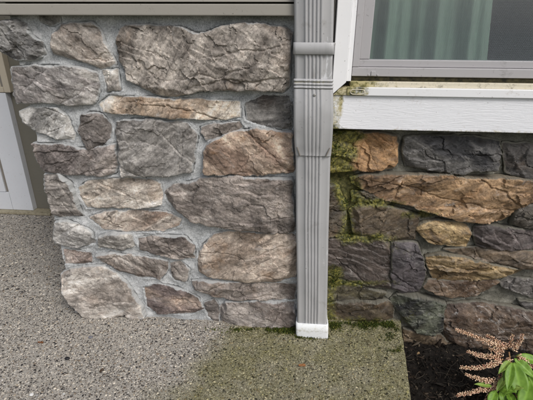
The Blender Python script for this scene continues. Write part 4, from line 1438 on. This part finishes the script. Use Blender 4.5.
# bud template: a small pointed bell
BV, BF = [], []
K = 6
for (zr, rr_) in ((0.0, .30), (.30, .52), (.62, .47), (.88, .26)):
    for j in range(K):
        a = 2 * math.pi * j / K
        BV.append((math.cos(a) * rr_, math.sin(a) * rr_, zr))
BV.append((0, 0, 1.0))
for i in range(3):
    for j in range(K):
        BF.append([i * K + j, i * K + (j + 1) % K, (i + 1) * K + (j + 1) % K, (i + 1) * K + j])
for j in range(K):
    BF.append([3 * K + j, 3 * K + (j + 1) % K, 4 * K])
BV = np.array(BV)
budpal = np.array([(0.58, 0.31, 0.19), (0.64, 0.40, 0.26), (0.44, 0.17, 0.10), (0.72, 0.54, 0.38), (0.34, 0.08, 0.06), (0.42, 0.34, 0.15)])
def raceme(a, m, b, seed, size=.0038, sub=None):
    r = np.random.default_rng(seed)
    pts = curve3(a, m, b, 14)
    st = tube('flower_raceme', pts, .0016, .0007, M['stem'], shrub)
    ln = sum((pts[i + 1] - pts[i]).length for i in range(14))
    nb = int(ln / .00055)
    V, F, Cc = [], [], []
    for i in range(nb):
        u = min(.999, .06 + .94 * i / nb)
        q = u * 14; k = int(q); f = q - k
        p = np.array(pts[k].lerp(pts[k + 1], f)); d = np.array((pts[k + 1] - pts[k]).normalized())
        s = np.cross(d, (0.2, .3, 1)); s /= np.linalg.norm(s); w = np.cross(d, s)
        an = i * 2.399 + r.normal(0, .3)
        o_ = s * math.cos(an) + w * math.sin(an)
        zx = o_ * .9 + d * r.uniform(.25, .7) + np.array([0, 0, -.05]) + r.normal(0, .18, 3)
        zx /= np.linalg.norm(zx)
        xx = np.cross(zx, r.normal(0, 1, 3)); xx /= np.linalg.norm(xx); yx = np.cross(zx, xx)
        sz = size * (1.0 - .38 * u) * r.uniform(.5, 1.3)
        base = p + o_ * (.0062 * (1 - .55 * u)) * r.uniform(.15, 1.3)
        i0 = len(V)
        V += list(base + (BV[:, :1] * xx + BV[:, 1:2] * yx) * sz + BV[:, 2:3] * zx * sz)
        F += [[i0 + e for e in f_] for f_ in BF]
        colr = budpal[r.choice(6, p=[.28, .26, .16, .16, .08, .06])] * r.uniform(.85, 1.15)
        tip = budpal[3] * r.uniform(.8, 1.15)
        Cc += [colr * .75] * K + [colr] * K + [colr * .5 + tip * .5] * K + [tip] * (K + 1)
    V = np.array(V)
    loc = tuple(pts[0])
    me = mesh_from(V, F, 'buds', True, loc)
    set_col(me, 'stone_colour', np.array(Cc))
    o = put('buds', me, M['bud'], st, loc)
    o['kind'] = 'stuff'
    return st
def Q(px, py, Y):
    return P(px, py, Y)
RAC = [  # start (hub side), middle, tip in photo pixels with depth
 ((507,349,-.145), (484,340,-.15), (455,329,-.165)),
 ((508,347,-.135), (498,343,-.13), (486,334,-.12)),
 ((503,356,-.15), (482,358,-.17), (467,351,-.185)),
 ((503,359,-.16), (484,371,-.185), (460,367,-.205)),
 ((509,348,-.135), (511,342,-.13), (513,334,-.12)),
 ((513,350,-.14), (520,343,-.14), (523,334,-.135)),
 ((497,381,-.175), (481,381,-.20), (465,374,-.215)),
 ((494,386,-.18), (476,392,-.21), (457,395,-.235)),
 ((510,356,-.15), (505,372,-.175), (490,398,-.20)),
 ((517,356,-.15), (526,360,-.15), (537,370,-.15)),
 ((496,384,-.18), (489,398,-.20), (478,412,-.23)),
 ((504,352,-.145), (496,350,-.15), (489,349,-.155)),
 ((505,388,-.18), (512,402,-.20), (508,416,-.22)),
 ((545,385,-.18), (560,378,-.17), (580,362,-.15)),
 ((548,390,-.20), (566,395,-.22), (585,402,-.24)),
]
for i, (a, m_, b) in enumerate(RAC):
    raceme(Q(*a), Q(*m_), Q(*b), 500 + i)
hub = Q(509, 352, -.145)
hub2 = Q(497, 384, -.18)
tube('stem', curve3(root, Vector((hub.x + .03, -.16, Z_SOIL + .03)), hub, 8), .0032, .0020, M['stem'], shrub)
tube('stem', curve3(root, Vector((hub2.x + .03, -.19, Z_SOIL + .02)), hub2, 8), .0030, .0018, M['stem'], shrub)
hub3 = Q(546, 388, -.19)
tube('stem', curve3(root, Vector((hub3.x, -.18, Z_SOIL + .02)), hub3, 8), .0030, .0018, M['stem'], shrub)

def leaf_material(name, c0, c1):
    t = MT(name)
    co = t.coord('Object', (1, 1, 1))
    c = t.ramp(t.noise(co, 60, 4), [(.3, c0), (.7, c1)])
    mid = t.attr('mid')
    c = t.mix(t.math('MULTIPLY', mid, .6), c, tuple(min(1, q * 1.4 + .01) for q in c1))
    n = t.bump(t.attr('vein'), .15, .0008)
    t.b.inputs['Transmission Weight'].default_value = 0.0
    t.done(c, .48, n, .3)
    return t.m
M['leaf_mid'] = leaf_material('glossy green leaf', (0.090, 0.185, 0.018), (0.165, 0.290, 0.034))
M['leaf_new'] = leaf_material('yellow green new leaf', (0.13, 0.21, 0.032), (0.22, 0.31, 0.060))
def leaf(a, b, width, upv, mat, curl=.25, fold=.25):
    a, b = Vector(a), Vector(b)
    d = b - a; L = d.length; d.normalize()
    s = d.cross(Vector(upv)).normalized(); n = s.cross(d).normalized()
    V, F, mid, vein = [], [], [], []
    NU, NS = 16, 8
    for i in range(NU + 1):
        u = i / NU
        w = width * .5 * (math.sin(math.pi * u ** .9) ** .95) * (1 - .35 * u * u) + .0003
        for j in range(NS + 1):
            v = j / NS * 2 - 1
            p = a + d * (L * u) + s * (w * v) + n * (fold * w * abs(v) ** 1.3 - curl * L * (u - .5) ** 2 + curl * L * .25 + .0006 * math.sin(u * 21 + abs(v) * 3))
            V.append(tuple(p)); mid.append(math.exp(-(v / .10) ** 2)); vein.append(.5 + .5 * math.sin(u * 60 - abs(v) * 14) - math.exp(-(v / .12) ** 2))
    for i in range(NU):
        for j in range(NS):
            q = i * (NS + 1) + j
            F.append([q, q + 1, q + NS + 2, q + NS + 1])
    me = mesh_from(V, F, 'leaf', True, a)
    set_attr(me, 'mid', mid); set_attr(me, 'vein', vein)
    o = put('leaf', me, mat, shrub, a)
    md = o.modifiers.new('thickness', 'SOLIDIFY'); md.thickness = .0005
    return o
cu = (CAM - hub).normalized() * .7 + Vector((0, 0, .6))
LV = [
 ((512,362,-.168), (507,392,-.225), 9, 'leaf_mid', .15, .35),
 ((518,360,-.155), (531,408,-.215), 11, 'leaf_mid', .18, .35),
 ((510,360,-.160), (498,374,-.19), 6, 'leaf_new', .15, .4),
 ((500,392,-.20), (494,412,-.24), 7, 'leaf_mid', .2, .35),
 ((503,388,-.195), (524,388,-.215), 7, 'leaf_new', .2, .35),
 ((508,393,-.205), (516,408,-.25), 8, 'leaf_mid', .2, .35),
 ((514,362,-.165), (524,406,-.235), 17, 'leaf_mid', .12, .18),
 ((514,358,-.150), (536,379,-.19), 10, 'leaf_mid', .15, .3),
 ((497,388,-.195), (517,392,-.225), 9, 'leaf_mid', .2, .3),
 ((500,390,-.20), (508,410,-.24), 8, 'leaf_mid', .2, .3),
 ((511,363,-.165), (503,381,-.20), 8, 'leaf_new', .15, .4),
 ((492,386,-.19), (474,384,-.20), 5, 'leaf_new', .15, .35),
 ((505,391,-.20), (520,412,-.25), 10, 'leaf_mid', .15, .3),
 ((528,372,-.17), (538,402,-.22), 11, 'leaf_mid', .15, .3),
 ((515,356,-.14), (545,364,-.15), 10, 'leaf_mid', .2, .3),
 ((496,390,-.20), (488,410,-.24), 9, 'leaf_mid', .2, .3),
 ((548,388,-.19), (575,388,-.22), 14, 'leaf_mid', .2, .25),
 ((548,388,-.19), (560,412,-.25), 15, 'leaf_mid', .2, .25),
 ((548,388,-.19), (535,412,-.25), 14, 'leaf_mid', .2, .25),
 ((550,384,-.18), (572,370,-.18), 11, 'leaf_new', .2, .25),
 ((530,380,-.19), (520,420,-.27), 14, 'leaf_mid', .2, .2),
 ((506,376,-.18), (496,392,-.21), 6, 'leaf_new', .2, .4),
]
for a, b, w, mt, cl, fo in LV:
    pa, pb = Q(*a), Q(*b)
    leaf(pa, pb, .84 * w * (pa - CAM).length / F_PX, cu, M[mt], cl, fo)
